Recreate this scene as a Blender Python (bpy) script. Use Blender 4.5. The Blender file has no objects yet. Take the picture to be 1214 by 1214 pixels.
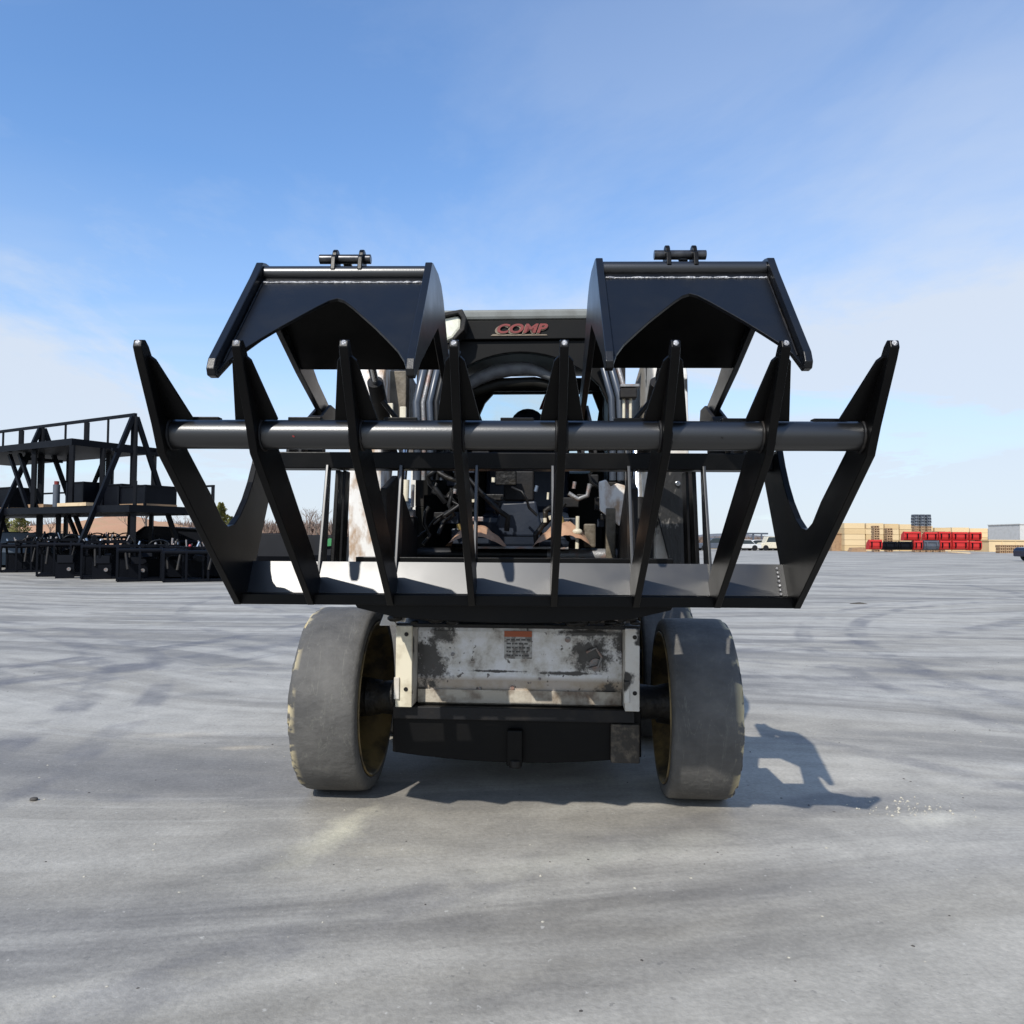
import bpy, bmesh, math, random
from mathutils import Vector, Matrix, Euler
R = math.radians
rnd = random.Random(7)
S = bpy.context.scene
COL = S.collection

# ------------------------------------------------------------------ camera
cam_d = bpy.data.cameras.new('camera'); cam = bpy.data.objects.new('camera', cam_d); COL.objects.link(cam)
cam_d.lens = 27.0; cam_d.sensor_width = 36.0; cam_d.sensor_fit = 'HORIZONTAL'
cam_d.clip_start = 0.05; cam_d.clip_end = 6000
cam.matrix_world = (Matrix.Translation((0.054, 0, 1.10)) @ Matrix.Rotation(R(1.196), 4, 'Z')
                    @ Matrix.Rotation(R(90 + 2.08), 4, 'X') @ Matrix.Rotation(R(0.35), 4, 'Z'))
S.camera = cam
CAMM = cam.matrix_world.copy()

def P(x, y, Y):
    """point at distance Y in front of the camera that shows at photo position x, y (survey of far things)"""
    d = (CAMM.to_3x3() @ Vector(((x-607)/910.5, (607-y)/910.5, -1.0)))
    o = CAMM.translation
    t = (Y - o.y)/d.y
    return o + d*t
def PG(x, y):
    d = (CAMM.to_3x3() @ Vector(((x-607)/910.5, (607-y)/910.5, -1.0)))
    o = CAMM.translation
    return o + d*(-o.z/d.z)

# ------------------------------------------------------------------ sky and sun
SUNTO = Vector((-0.44, -1.05, 1.0)).normalized()
elev = math.asin(SUNTO.z)
w = bpy.data.worlds.new('World'); S.world = w; w.use_nodes = True
nt = w.node_tree; nt.nodes.clear()
def N(t, k, **kw):
    n = t.nodes.new(k)
    for a, b in kw.items(): setattr(n, a, b)
    return n
def ramp(t, pts, cols=None):
    r = N(t, 'ShaderNodeValToRGB'); e = r.color_ramp.elements
    while len(e) > 1: e.remove(e[-1])
    e[0].position = pts[0][0]; v = pts[0][1]; e[0].color = (v, v, v, 1) if not isinstance(v, tuple) else (*v, 1)
    for p, v in pts[1:]:
        q = e.new(p); q.color = (v, v, v, 1) if not isinstance(v, tuple) else (*v, 1)
    return r
def mixc(t, fac, a, b, mode='MIX'):
    m = N(t, 'ShaderNodeMix', data_type='RGBA', blend_type=mode)
    for i, v in ((0, fac), (6, a), (7, b)):
        if v is None: continue
        if isinstance(v, bpy.types.NodeSocket): t.links.new(v, m.inputs[i])
        else: m.inputs[i].default_value = v if i == 0 else (*v, 1)
    return m.outputs[2]
def math_(t, op, a, b=0.0, c=None):
    m = N(t, 'ShaderNodeMath', operation=op)
    for i, v in enumerate((a, b, c)):
        if v is None: continue
        if isinstance(v, bpy.types.NodeSocket): t.links.new(v, m.inputs[i])
        else: m.inputs[i].default_value = v
    return m.outputs[0]
sky = N(nt, 'ShaderNodeTexSky', sky_type='NISHITA', sun_disc=False)
sky.sun_elevation = elev; sky.sun_rotation = math.atan2(SUNTO.x, SUNTO.y)
sky.altitude = 200; sky.air_density = 1.0; sky.dust_density = 0.6; sky.ozone_density = 2.0
tc = N(nt, 'ShaderNodeTexCoord'); sep = N(nt, 'ShaderNodeSeparateXYZ'); nt.links.new(tc.outputs['Generated'], sep.inputs[0])
zup = math_(nt, 'MAXIMUM', sep.outputs[2], 0.0)
# wispy cloud veils laid on a high flat layer: direction divided by height
den = math_(nt, 'ADD', zup, 0.16)
cx = math_(nt, 'DIVIDE', sep.outputs[0], den); cy = math_(nt, 'DIVIDE', sep.outputs[1], den)
cb = N(nt, 'ShaderNodeCombineXYZ'); nt.links.new(cx, cb.inputs[0]); nt.links.new(cy, cb.inputs[1])
mp = N(nt, 'ShaderNodeMapping'); mp.inputs['Rotation'].default_value = (0, 0, R(35)); mp.inputs['Scale'].default_value = (0.42, 1.0, 1); mp.inputs['Location'].default_value = (2.3, 0.6, 0)
nt.links.new(cb.outputs[0], mp.inputs[0])
n1 = N(nt, 'ShaderNodeTexNoise'); n1.inputs['Scale'].default_value = 0.8; n1.inputs['Detail'].default_value = 7; n1.inputs['Roughness'].default_value = 0.52; n1.inputs['Distortion'].default_value = 0.5
nt.links.new(mp.outputs[0], n1.inputs[0])
veil = ramp(nt, [(0.44, 0.0), (0.72, 0.6)]); nt.links.new(n1.outputs[0], veil.inputs[0])
low = ramp(nt, [(0.0, 0.94), (0.09, 0.86), (0.16, 0.68), (0.26, 0.38), (0.42, 0.16), (0.7, 0.06)]); nt.links.new(zup, low.inputs[0])
side = ramp(nt, [(0.30, 0.0), (0.85, 0.34)]); 
sx = math_(nt, 'MULTIPLY_ADD', sep.outputs[0], 0.5, 0.5); nt.links.new(sx, side.inputs[0])
lowv = math_(nt, 'MULTIPLY', veil.outputs[0], 0.7)
lowm = math_(nt, 'MULTIPLY', low.outputs[0], math_(nt, 'MULTIPLY_ADD', n1.outputs[0], 1.3, 0.36))
cm = math_(nt, 'ADD', lowm, lowv)
cm = math_(nt, 'MULTIPLY', cm, 1.0)
sv = math_(nt, 'MULTIPLY', side.outputs[0], math_(nt, 'ADD', 0.45, veil.outputs[0]))
mp2 = N(nt, 'ShaderNodeMapping'); mp2.inputs['Rotation'].default_value = (0, 0, R(-20)); mp2.inputs['Scale'].default_value = (0.75, 0.55, 1); mp2.inputs['Location'].default_value = (5.1, 1.7, 0)
nt.links.new(cb.outputs[0], mp2.inputs[0])
n2 = N(nt, 'ShaderNodeTexNoise'); n2.inputs['Scale'].default_value = 1.1; n2.inputs['Detail'].default_value = 8; n2.inputs['Roughness'].default_value = 0.64; n2.inputs['Distortion'].default_value = 0.35
nt.links.new(mp2.outputs[0], n2.inputs[0])
puff = ramp(nt, [(0.44, 0.0), (0.60, 0.62)]); nt.links.new(n2.outputs[0], puff.inputs[0])
band = ramp(nt, [(0.0, 1.0), (0.22, 0.95), (0.36, 0.35), (0.7, 0.1)]); nt.links.new(zup, band.inputs[0])
cm = math_(nt, 'ADD', cm, math_(nt, 'MULTIPLY', puff.outputs[0], band.outputs[0]))
cm = math_(nt, 'MINIMUM', math_(nt, 'ADD', cm, sv), 1.0)
cloudc = (5.2, 5.7, 6.45)
hs = N(nt, 'ShaderNodeHueSaturation'); hs.inputs['Saturation'].default_value = 1.22; hs.inputs['Value'].default_value = 1.32
nt.links.new(sky.outputs[0], hs.inputs['Color'])
tint = mixc(nt, 1.0, hs.outputs[0], (0.90, 1.11, 1.25), 'MULTIPLY')
out = mixc(nt, math_(nt, 'MULTIPLY', cm, 0.92), tint, cloudc)
bg = N(nt, 'ShaderNodeBackground'); bg.inputs[1].default_value = 0.15
nt.links.new(out, bg.inputs[0])
wo = N(nt, 'ShaderNodeOutputWorld'); nt.links.new(bg.outputs[0], wo.inputs[0])

sun_d = bpy.data.lights.new('sun', 'SUN'); sun_d.energy = 5.0; sun_d.angle = R(0.5); sun_d.color = (1.0, 0.955, 0.88)
sun = bpy.data.objects.new('sun', sun_d); COL.objects.link(sun); sun.rotation_euler = SUNTO.to_track_quat('Z', 'Y').to_euler(); sun.location = (-5, -8, 12)
S.view_settings.view_transform = 'Standard'; S.view_settings.look = 'None'; S.view_settings.exposure = -0.12
S.view_settings.gamma = 1.0; S.view_settings.use_curve_mapping = False

# ------------------------------------------------------------------ mesh helpers
class MB:
    def __init__(s): s.v = []; s.f = []; s.sm = []
    def add(s, vs, fs, smooth=False):
        b = len(s.v); s.v += [tuple(v) for v in vs]
        for f in fs: s.f.append(tuple(b+i for i in f)); s.sm.append(smooth)
        return s
    def box(s, a, b, M=None):
        x0, y0, z0 = a; x1, y1, z1 = b
        vs = [Vector(p) for p in ((x0,y0,z0),(x1,y0,z0),(x1,y1,z0),(x0,y1,z0),(x0,y0,z1),(x1,y0,z1),(x1,y1,z1),(x0,y1,z1))]
        if M is not None: vs = [M @ v for v in vs]
        return s.add(vs, [(0,3,2,1),(4,5,6,7),(0,1,5,4),(1,2,6,5),(2,3,7,6),(3,0,4,7)])
    def cbox(s, c, size, rot=(0,0,0)):
        M = Matrix.Translation(c) @ Euler(rot).to_matrix().to_4x4()
        h = [q/2 for q in size]
        return s.box([-q for q in h], h, M)
    def bar(s, p0, p1, w, h, up=(0,0,1)):
        p0 = Vector(p0); p1 = Vector(p1); d = (p1-p0); L = d.length; d.normalize()
        u = Vector(up)
        if abs(d.dot(u)) > 0.98: u = Vector((0,1,0))
        sx = d.cross(u).normalized(); sz = sx.cross(d).normalized()
        M = Matrix((( sx.x, d.x, sz.x, p0.x),(sx.y, d.y, sz.y, p0.y),(sx.z, d.z, sz.z, p0.z),(0,0,0,1)))
        return s.box((-w/2,0,-h/2),(w/2,L,h/2), M)
    def prism(s, poly, x0, x1, axis='x'):
        """poly: list of (a,b); axis x: (y,z) points extruded along x"""
        n = len(poly)
        ar = sum(poly[i][0]*poly[(i+1)%n][1]-poly[(i+1)%n][0]*poly[i][1] for i in range(n))
        if ar < 0: poly = poly[::-1]
        f = {'x': lambda a,b,t:(t,a,b), 'y': lambda a,b,t:(a,t,b), 'z': lambda a,b,t:(a,b,t)}[axis]
        vs = [f(a,b,x0) for a,b in poly]+[f(a,b,x1) for a,b in poly]
        flip = axis == 'y'
        F = [tuple(range(n-1,-1,-1)), tuple(range(n,2*n))]+[(i,(i+1)%n,n+(i+1)%n,n+i) for i in range(n)]
        if flip: F = [q[::-1] for q in F]
        return s.add(vs, F)
    def tube(s, pts, r, seg=14, caps=True, radii=None):
        pts = [Vector(p) for p in pts]; n = len(pts); rings = []
        up = None
        for i, p in enumerate(pts):
            if i == 0: d = pts[1]-pts[0]
            elif i == n-1: d = pts[-1]-pts[-2]
            else: d = (pts[i+1]-pts[i]).normalized()+(pts[i]-pts[i-1]).normalized()
            d.normalize()
            if up is None:
                up = Vector((0,0,1)) if abs(d.z) < 0.9 else Vector((0,1,0))
            a = d.cross(up); a.normalize(); b = a.cross(d); up = b
            rr = radii[i] if radii else r
            rings.append([p + a*(math.cos(2*math.pi*k/seg)*rr) + b*(math.sin(2*math.pi*k/seg)*rr) for k in range(seg)])
        vs = [q for g in rings for q in g]; fs = []
        for i in range(n-1):
            for k in range(seg):
                k2 = (k+1) % seg
                fs.append((i*seg+k, i*seg+k2, (i+1)*seg+k2, (i+1)*seg+k))
        s.add(vs, fs, True)
        if caps:
            s.add(rings[0], [tuple(range(seg-1,-1,-1))]); s.add(rings[-1], [tuple(range(seg))])
        return s
    def lathe(s, prof, seg=48, closed=True, jit=None):
        """prof: (x, r) pairs turned about the x axis"""
        n = len(prof); vs = []
        for k in range(seg):
            a = 2*math.pi*k/seg
            for j, (x, r) in enumerate(prof):
                rr = r + (jit(j, k) if jit else 0)
                vs.append((x, rr*math.cos(a), rr*math.sin(a)))
        fs = []
        m = n if closed else n-1
        for k in range(seg):
            for j in range(m):
                j2 = (j+1) % n; k2 = (k+1) % seg
                fs.append((k*n+j, k*n+j2, k2*n+j2, k2*n+j))
        return s.add(vs, fs, True)
    def ball(s, c, r, sc=(1,1,1), seg=10, rings=7):
        c = Vector(c); vs = []; fs = []
        for i in range(rings+1):
            t = math.pi*i/rings
            for k in range(seg):
                a = 2*math.pi*k/seg
                vs.append(c+Vector((r*sc[0]*math.sin(t)*math.cos(a), r*sc[1]*math.sin(t)*math.sin(a), r*sc[2]*math.cos(t))))
        for i in range(rings):
            for k in range(seg):
                k2=(k+1)%seg; fs.append((i*seg+k,(i+1)*seg+k,(i+1)*seg+k2,i*seg+k2))
        return s.add(vs, fs, True)
    def mesh(s, name, mat):
        me = bpy.data.meshes.new(name); me.from_pydata(s.v, [], s.f)
        me.polygons.foreach_set('use_smooth', s.sm)
        bm = bmesh.new(); bm.from_mesh(me); bmesh.ops.remove_doubles(bm, verts=bm.verts, dist=1e-6)
        bmesh.ops.recalc_face_normals(bm, faces=bm.faces); 
        for e in bm.edges:
            if len(e.link_faces) == 2 and e.link_faces[0].smooth != e.link_faces[1].smooth: e.smooth = False
        bm.to_mesh(me); bm.free()
        if mat: me.materials.append(mat)
        return me
    def build(s, name, mat, parent=None, bevel=0, mats=None):
        o = bpy.data.objects.new(name, s.mesh(name, mat)); COL.objects.link(o)
        if parent is not None: o.parent = parent
        if bevel:
            b = o.modifiers.new('bevel', 'BEVEL'); b.width = bevel; b.segments = 2; b.limit_method = 'ANGLE'; b.angle_limit = R(35)
        return o
def tag(o, label=None, cat=None, group=None, kind=None):
    if label: o['label'] = label
    if cat: o['category'] = cat
    if group: o['group'] = group
    if kind: o['kind'] = kind
    return o
def empty(name, loc=(0,0,0), rz=0):
    o = bpy.data.objects.new(name, None); COL.objects.link(o); o.location = loc; o.rotation_euler = (0,0,rz); o.empty_display_size = 0.2
    return o
def copy_tree(o, parent=None):
    c = o.copy(); COL.objects.link(c); c.parent = parent
    for ch in list(o.children): copy_tree(ch, c)
    return c
def fan(n, rad, c=(0,0)): return [(c[0]+rad*math.cos(2*math.pi*i/n), c[1]+rad*math.sin(2*math.pi*i/n)) for i in range(n)]

# ------------------------------------------------------------------ materials
def base_mat(name):
    m = bpy.data.materials.new(name); m.use_nodes = True; t = m.node_tree
    return m, t, t.nodes['Principled BSDF']
def surf(name, col, rough=0.5, metal=0.0, ior=1.5, var=None, varamt=0.5, scale=6.0, detail=6, thr=(0.45, 0.65), bump=0.0, bscale=60.0,
         rvar=0.0, coords='Object', stretch=(1,1,1), spots=None, spotthr=(0.62, 0.66), spotscale=9.0):
    m, t, b = base_mat(name)
    tcn = N(t, 'ShaderNodeTexCoord'); mpn = N(t, 'ShaderNodeMapping'); mpn.inputs['Scale'].default_value = stretch
    t.links.new(tcn.outputs[coords], mpn.inputs[0])
    nz = N(t, 'ShaderNodeTexNoise'); nz.inputs['Scale'].default_value = scale; nz.inputs['Detail'].default_value = detail; nz.inputs['Roughness'].default_value = 0.6
    t.links.new(mpn.outputs[0], nz.inputs[0])
    c = None
    if var is not None:
        rp = ramp(t, [(thr[0], 0.0), (thr[1], varamt)]); t.links.new(nz.outputs[0], rp.inputs[0])
        c = mixc(t, rp.outputs[0], col, var)
    if spots is not None:
        nz2 = N(t, 'ShaderNodeTexNoise'); nz2.inputs['Scale'].default_value = spotscale; nz2.inputs['Detail'].default_value = 4
        t.links.new(mpn.outputs[0], nz2.inputs[0])
        rp2 = ramp(t, [(spotthr[0], 0.0), (spotthr[1], 1.0)]); t.links.new(nz2.outputs[0], rp2.inputs[0])
        c = mixc(t, rp2.outputs[0], c if c is not None else col, spots)
    if c is not None: t.links.new(c, b.inputs['Base Color'])
    else: b.inputs['Base Color'].default_value = (*col, 1)
    b.inputs['Metallic'].default_value = metal; b.inputs['IOR'].default_value = ior
    if rvar:
        mr = N(t, 'ShaderNodeMapRange'); mr.inputs['To Min'].default_value = rough-rvar; mr.inputs['To Max'].default_value = rough+rvar
        mr.inputs['From Min'].default_value = 0.3; mr.inputs['From Max'].default_value = 0.7
        t.links.new(nz.outputs[0], mr.inputs[0]); t.links.new(mr.outputs[0], b.inputs['Roughness'])
    else: b.inputs['Roughness'].default_value = rough
    if bump:
        nb = N(t, 'ShaderNodeTexNoise'); nb.inputs['Scale'].default_value = bscale; nb.inputs['Detail'].default_value = 5
        t.links.new(mpn.outputs[0], nb.inputs[0])
        bp = N(t, 'ShaderNodeBump'); bp.inputs['Strength'].default_value = bump; bp.inputs['Distance'].default_value = 0.01
        t.links.new(nb.outputs[0], bp.inputs['Height']); t.links.new(bp.outputs[0], b.inputs['Normal'])
    return m

M = {}
M['black'] = surf('black_powder_coat', (0.0025, 0.003, 0.0045), 0.32, ior=1.45, var=(0.006, 0.006, 0.006), varamt=0.6, scale=5, bump=0.05, bscale=220, rvar=0.05)
M['gloss'] = M['black']
M['black'] = surf('black_paint_matte', (0.0018, 0.0018, 0.002), 0.36, ior=1.24, var=(0.006, 0.0055, 0.005), varamt=0.6, scale=5, bump=0.05, bscale=220, rvar=0.04)
M['tubepaint'] = surf('black_paint_glossy_tube', (0.0025, 0.003, 0.004), 0.34, ior=1.7, var=(0.006, 0.006, 0.007), varamt=0.6, scale=5, bump=0.03, bscale=220)
M['plate'] = surf('satin_black_plate_paint', (0.003, 0.0035, 0.005), 0.38, ior=1.75, var=(0.008, 0.008, 0.008), varamt=0.7, scale=5, rvar=0.04)
M['weld'] = surf('weld_metal', (0.16, 0.16, 0.17), 0.33, ior=2.2, var=(0.5, 0.5, 0.5), varamt=0.8, scale=40, bump=0.6, bscale=140)
M['dull'] = surf('dull_black_steel', (0.006, 0.006, 0.007), 0.55, ior=1.35, var=(0.022, 0.018, 0.014), varamt=0.7, scale=7, bump=0.1, bscale=90)
M['navy'] = surf('black_yard_paint', (0.0022, 0.003, 0.0055), 0.5, ior=1.22, var=(0.005, 0.006, 0.009), scale=3)
M['navyblue'] = surf('navy_blue_paint', (0.008, 0.022, 0.042), 0.45, var=(0.012, 0.03, 0.05), scale=2)
M['grease'] = surf('greasy_black_metal', (0.007, 0.0065, 0.006), 0.45, ior=1.35, var=(0.03, 0.024, 0.015), varamt=0.8, scale=9, thr=(0.52, 0.68), bump=0.5, bscale=40)
M['white'] = surf('dirty_white_paint', (0.62, 0.60, 0.55), 0.42, var=(0.30, 0.22, 0.13), varamt=0.8, scale=5, thr=(0.42, 0.72), bump=0.15, bscale=50, spots=(0.02, 0.018, 0.015), spotthr=(0.60, 0.64), spotscale=7)
M['whitearm'] = surf('scraped_white_arm_paint', (0.74, 0.72, 0.68), 0.4, var=(0.36, 0.23, 0.13), varamt=0.9, scale=16, thr=(0.44, 0.62), bump=0.2, bscale=60, stretch=(1, 1, 0.5))
M['flange'] = surf('grimy_flange_paint', (0.42, 0.38, 0.31), 0.5, var=(0.12, 0.08, 0.05), varamt=0.9, scale=14, thr=(0.42, 0.66), bump=0.2)
M['pinsteel'] = surf('dark_pin_steel', (0.035, 0.036, 0.04), 0.3, metal=0.6, var=(0.12, 0.12, 0.12), scale=20)
M['grimebracket'] = surf('grimy_bracket_steel', (0.035, 0.03, 0.024), 0.6, ior=1.4, var=(0.11, 0.09, 0.065), varamt=0.9, scale=26, thr=(0.48, 0.62), bump=0.3)
M['armcover'] = surf('speckled_worn_black_cover', (0.012, 0.012, 0.012), 0.45, var=(0.30, 0.28, 0.25), varamt=0.9, scale=24, thr=(0.56, 0.68), bump=0.3, stretch=(1, 1, 0.45))
M['cream'] = surf('faded_cream_paint', (0.62, 0.57, 0.44), 0.5, var=(0.25, 0.2, 0.12), scale=12)
M['tan'] = surf('tan_dusty_paint', (0.15, 0.125, 0.09), 0.6, var=(0.05, 0.04, 0.025), varamt=0.8, scale=18, thr=(0.4, 0.65), bump=0.3)
M['clay'] = surf('orange_tan_clay', (0.42, 0.25, 0.15), 0.7, var=(0.30, 0.14, 0.08), scale=14, bump=0.4, bscale=30)
M['chrome'] = surf('scratched_chrome', (0.75, 0.77, 0.8), 0.22, metal=1.0, var=(0.4, 0.4, 0.42), scale=30)
M['steelblue'] = surf('blue_grey_plated_steel', (0.20, 0.26, 0.34), 0.35, metal=0.6, var=(0.1, 0.1, 0.12), scale=20)
M['hose'] = surf('grey_hose_sleeve', (0.035, 0.045, 0.062), 0.35, ior=1.6, var=(0.08, 0.09, 0.11), varamt=0.5, scale=30, stretch=(1,1,0.2))
M['rubberhose'] = surf('black_rubber_hose', (0.006, 0.006, 0.0065), 0.45, ior=1.35, var=(0.02, 0.02, 0.02), scale=20)
M['brass'] = surf('brass_fitting', (0.38, 0.28, 0.10), 0.35, metal=0.8, var=(0.15, 0.1, 0.05), scale=30)
M['greyp'] = surf('worn_grey_steel', (0.20, 0.20, 0.20), 0.45, metal=0.3, var=(0.26, 0.14, 0.10), varamt=0.8, scale=22, thr=(0.5, 0.66), bump=0.25, bscale=80)
M['rim'] = surf('grimy_yellow_rim_paint', (0.22, 0.155, 0.06), 0.55, var=(0.035, 0.03, 0.02), varamt=0.9, scale=7, thr=(0.4, 0.62), bump=0.2)
M['red'] = surf('red_bucket_paint', (0.46, 0.014, 0.012), 0.5, var=(0.42, 0.03, 0.025), scale=0.8)
M['reddecal'] = surf('red_decal_print', (0.17, 0.012, 0.009), 0.5, var=(0.06, 0.008, 0.006), scale=30)
M['creamdecal'] = surf('cream_decal_print', (0.17, 0.13, 0.085), 0.5, var=(0.06, 0.04, 0.028), scale=30)
M['orange'] = surf('orange_warning_print', (0.34, 0.075, 0.02), 0.5, var=(0.3, 0.08, 0.03), scale=30)
M['labelgrey'] = surf('worn_label_white', (0.42, 0.42, 0.41), 0.5, var=(0.13, 0.12, 0.11), varamt=0.9, scale=45, thr=(0.42, 0.58))
M['labelink'] = surf('worn_label_ink', (0.06, 0.06, 0.06), 0.6, var=(0.15, 0.15, 0.15), scale=60)
M['lamp'] = surf('cream_lamp_lens', (0.75, 0.74, 0.62), 0.25, var=(0.5, 0.5, 0.4), scale=30)
M['roofdust'] = surf('dusty_grey_roof', (0.16, 0.17, 0.16), 0.6, var=(0.09, 0.09, 0.08), scale=14)
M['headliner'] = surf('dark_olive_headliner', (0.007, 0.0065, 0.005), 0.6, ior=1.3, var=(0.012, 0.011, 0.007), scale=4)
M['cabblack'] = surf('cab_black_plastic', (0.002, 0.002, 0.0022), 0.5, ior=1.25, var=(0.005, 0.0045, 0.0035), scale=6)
M['visor'] = surf('grey_padded_bar', (0.13, 0.135, 0.14), 0.6, var=(0.05, 0.05, 0.06), scale=20)
M['seat'] = surf('blue_grey_vinyl', (0.013, 0.019, 0.032), 0.45, ior=1.4, var=(0.03, 0.036, 0.05), scale=8, bump=0.1)
M['concrete'] = None
M['beige'] = surf('sandy_beige_wall', (0.62, 0.47, 0.27), 0.8, var=(0.55, 0.42, 0.25), scale=0.6, stretch=(1,1,0.2))
M['beige2'] = surf('pale_sawn_timber', (0.56, 0.41, 0.22), 0.8, var=(0.46, 0.32, 0.17), scale=0.8, stretch=(0.5,1,3))
M['wood'] = surf('weathered_pallet_wood', (0.32, 0.20, 0.11), 0.8, var=(0.16, 0.10, 0.06), scale=3)
M['paleboard'] = surf('pale_new_board', (0.58, 0.45, 0.28), 0.75, var=(0.42, 0.3, 0.18), scale=5)
M['slateblue'] = surf('slate_blue_crate', (0.06, 0.075, 0.10), 0.6, var=(0.1, 0.1, 0.11), scale=3)
M['whitev'] = surf('white_vehicle_paint', (0.55, 0.55, 0.54), 0.35, var=(0.42, 0.42, 0.40), scale=2)
M['carblue'] = surf('dark_blue_car_paint', (0.004, 0.007, 0.022), 0.2, ior=1.6, var=(0.02, 0.03, 0.07), scale=2)
M['winglass'] = surf('dark_window_glass', (0.02, 0.03, 0.035), 0.1, var=(0.03, 0.04, 0.045), scale=2)
M['green'] = surf('green_painted_steel', (0.03, 0.20, 0.06), 0.5, var=(0.02, 0.1, 0.04), scale=4)
M['pink'] = surf('faded_pink_red_cap', (0.5, 0.06, 0.08), 0.5, var=(0.3, 0.05, 0.05), scale=10)
M['bark'] = surf('grey_brown_bark', (0.13, 0.10, 0.08), 0.9, var=(0.07, 0.055, 0.045), scale=3)
M['twig'] = surf('winter_twig_brown', (0.20, 0.145, 0.115), 0.9, var=(0.12, 0.09, 0.075), scale=0.2)
M['conifer'] = surf('yellow_green_needles', (0.20, 0.19, 0.05), 0.8, var=(0.07, 0.09, 0.025), varamt=1.0, scale=1.5)
M['hill'] = surf('far_blue_grey_wooded_hill', (0.15, 0.15, 0.16), 0.95, var=(0.10, 0.105, 0.11), varamt=0.9, scale=0.02, coords='Object')
M['field'] = surf('dry_winter_grass', (0.24, 0.18, 0.10), 0.95, var=(0.15, 0.12, 0.06), scale=0.08, bump=0.3, bscale=3)
M['soil'] = surf('orange_brown_bare_soil', (0.46, 0.25, 0.14), 0.95, var=(0.36, 0.26, 0.13), scale=0.25, bump=0.5, bscale=2)
M['stone'] = surf('pale_grit', (0.45, 0.42, 0.34), 0.9, var=(0.3, 0.28, 0.24), scale=8)
M['darkstone'] = surf('dark_crumb', (0.06, 0.055, 0.05), 0.9, var=(0.1, 0.09, 0.08), scale=8)

# tyre rubber: dusty tread, cream chips of old paint on the outer shoulder
def tyre_mat():
    m, t, b = base_mat('dusty_solid_rubber')
    tcn = N(t, 'ShaderNodeTexCoord'); sp = N(t, 'ShaderNodeSeparateXYZ'); t.links.new(tcn.outputs['Object'], sp.inputs[0])
    nz = N(t, 'ShaderNodeTexNoise'); nz.inputs['Scale'].default_value = 6; nz.inputs['Detail'].default_value = 8; nz.inputs['Roughness'].default_value = 0.65
    t.links.new(tcn.outputs['Object'], nz.inputs[0])
    rp = ramp(t, [(0.35, (0.055, 0.053, 0.050)), (0.62, (0.100, 0.096, 0.089)), (0.75, (0.15, 0.145, 0.125))]); t.links.new(nz.outputs[0], rp.inputs[0])
    # thin pale scratches
    mpn = N(t, 'ShaderNodeMapping'); mpn.inputs['Rotation'].default_value = (0.5, 0.6, 0.3); mpn.inputs['Scale'].default_value = (9, 2.0, 1.2)
    t.links.new(tcn.outputs['Object'], mpn.inputs[0])
    ns = N(t, 'ShaderNodeTexNoise'); ns.inputs['Scale'].default_value = 2.2; ns.inputs['Detail'].default_value = 6; ns.inputs['Distortion'].default_value = 0.6
    t.links.new(mpn.outputs[0], ns.inputs[0])
    rs = ramp(t, [(0.493, 0.0), (0.5, 0.16), (0.507, 0.0)]); t.links.new(ns.outputs[0], rs.inputs[0])
    c = mixc(t, rs.outputs[0], rp.outputs[0], (0.30, 0.30, 0.24))
    # chips near the outer shoulder (x > 0.1)
    edge = N(t, 'ShaderNodeMapRange'); edge.inputs['From Min'].default_value = 0.088; edge.inputs['From Max'].default_value = 0.118
    t.links.new(sp.outputs[0], edge.inputs[0])
    nc = N(t, 'ShaderNodeTexNoise'); nc.inputs['Scale'].default_value = 14; nc.inputs['Detail'].default_value = 3
    t.links.new(tcn.outputs['Object'], nc.inputs[0])
    rc = ramp(t, [(0.50, 0.0), (0.56, 1.0)]); t.links.new(nc.outputs[0], rc.inputs[0])
    c = mixc(t, math_(t, 'MULTIPLY', edge.outputs[0], rc.outputs[0]), c, (0.50, 0.42, 0.25))
    t.links.new(c, b.inputs['Base Color']); b.inputs['Roughness'].default_value = 0.7
    bp = N(t, 'ShaderNodeBump'); bp.inputs['Strength'].default_value = 0.35; bp.inputs['Distance'].default_value = 0.01
    nb = N(t, 'ShaderNodeTexNoise'); nb.inputs['Scale'].default_value = 45; nb.inputs['Detail'].default_value = 6
    t.links.new(tcn.outputs['Object'], nb.inputs[0]); t.links.new(nb.outputs[0], bp.inputs['Height']); t.links.new(bp.outputs[0], b.inputs['Normal'])
    return m
M['tyre'] = tyre_mat()

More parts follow.
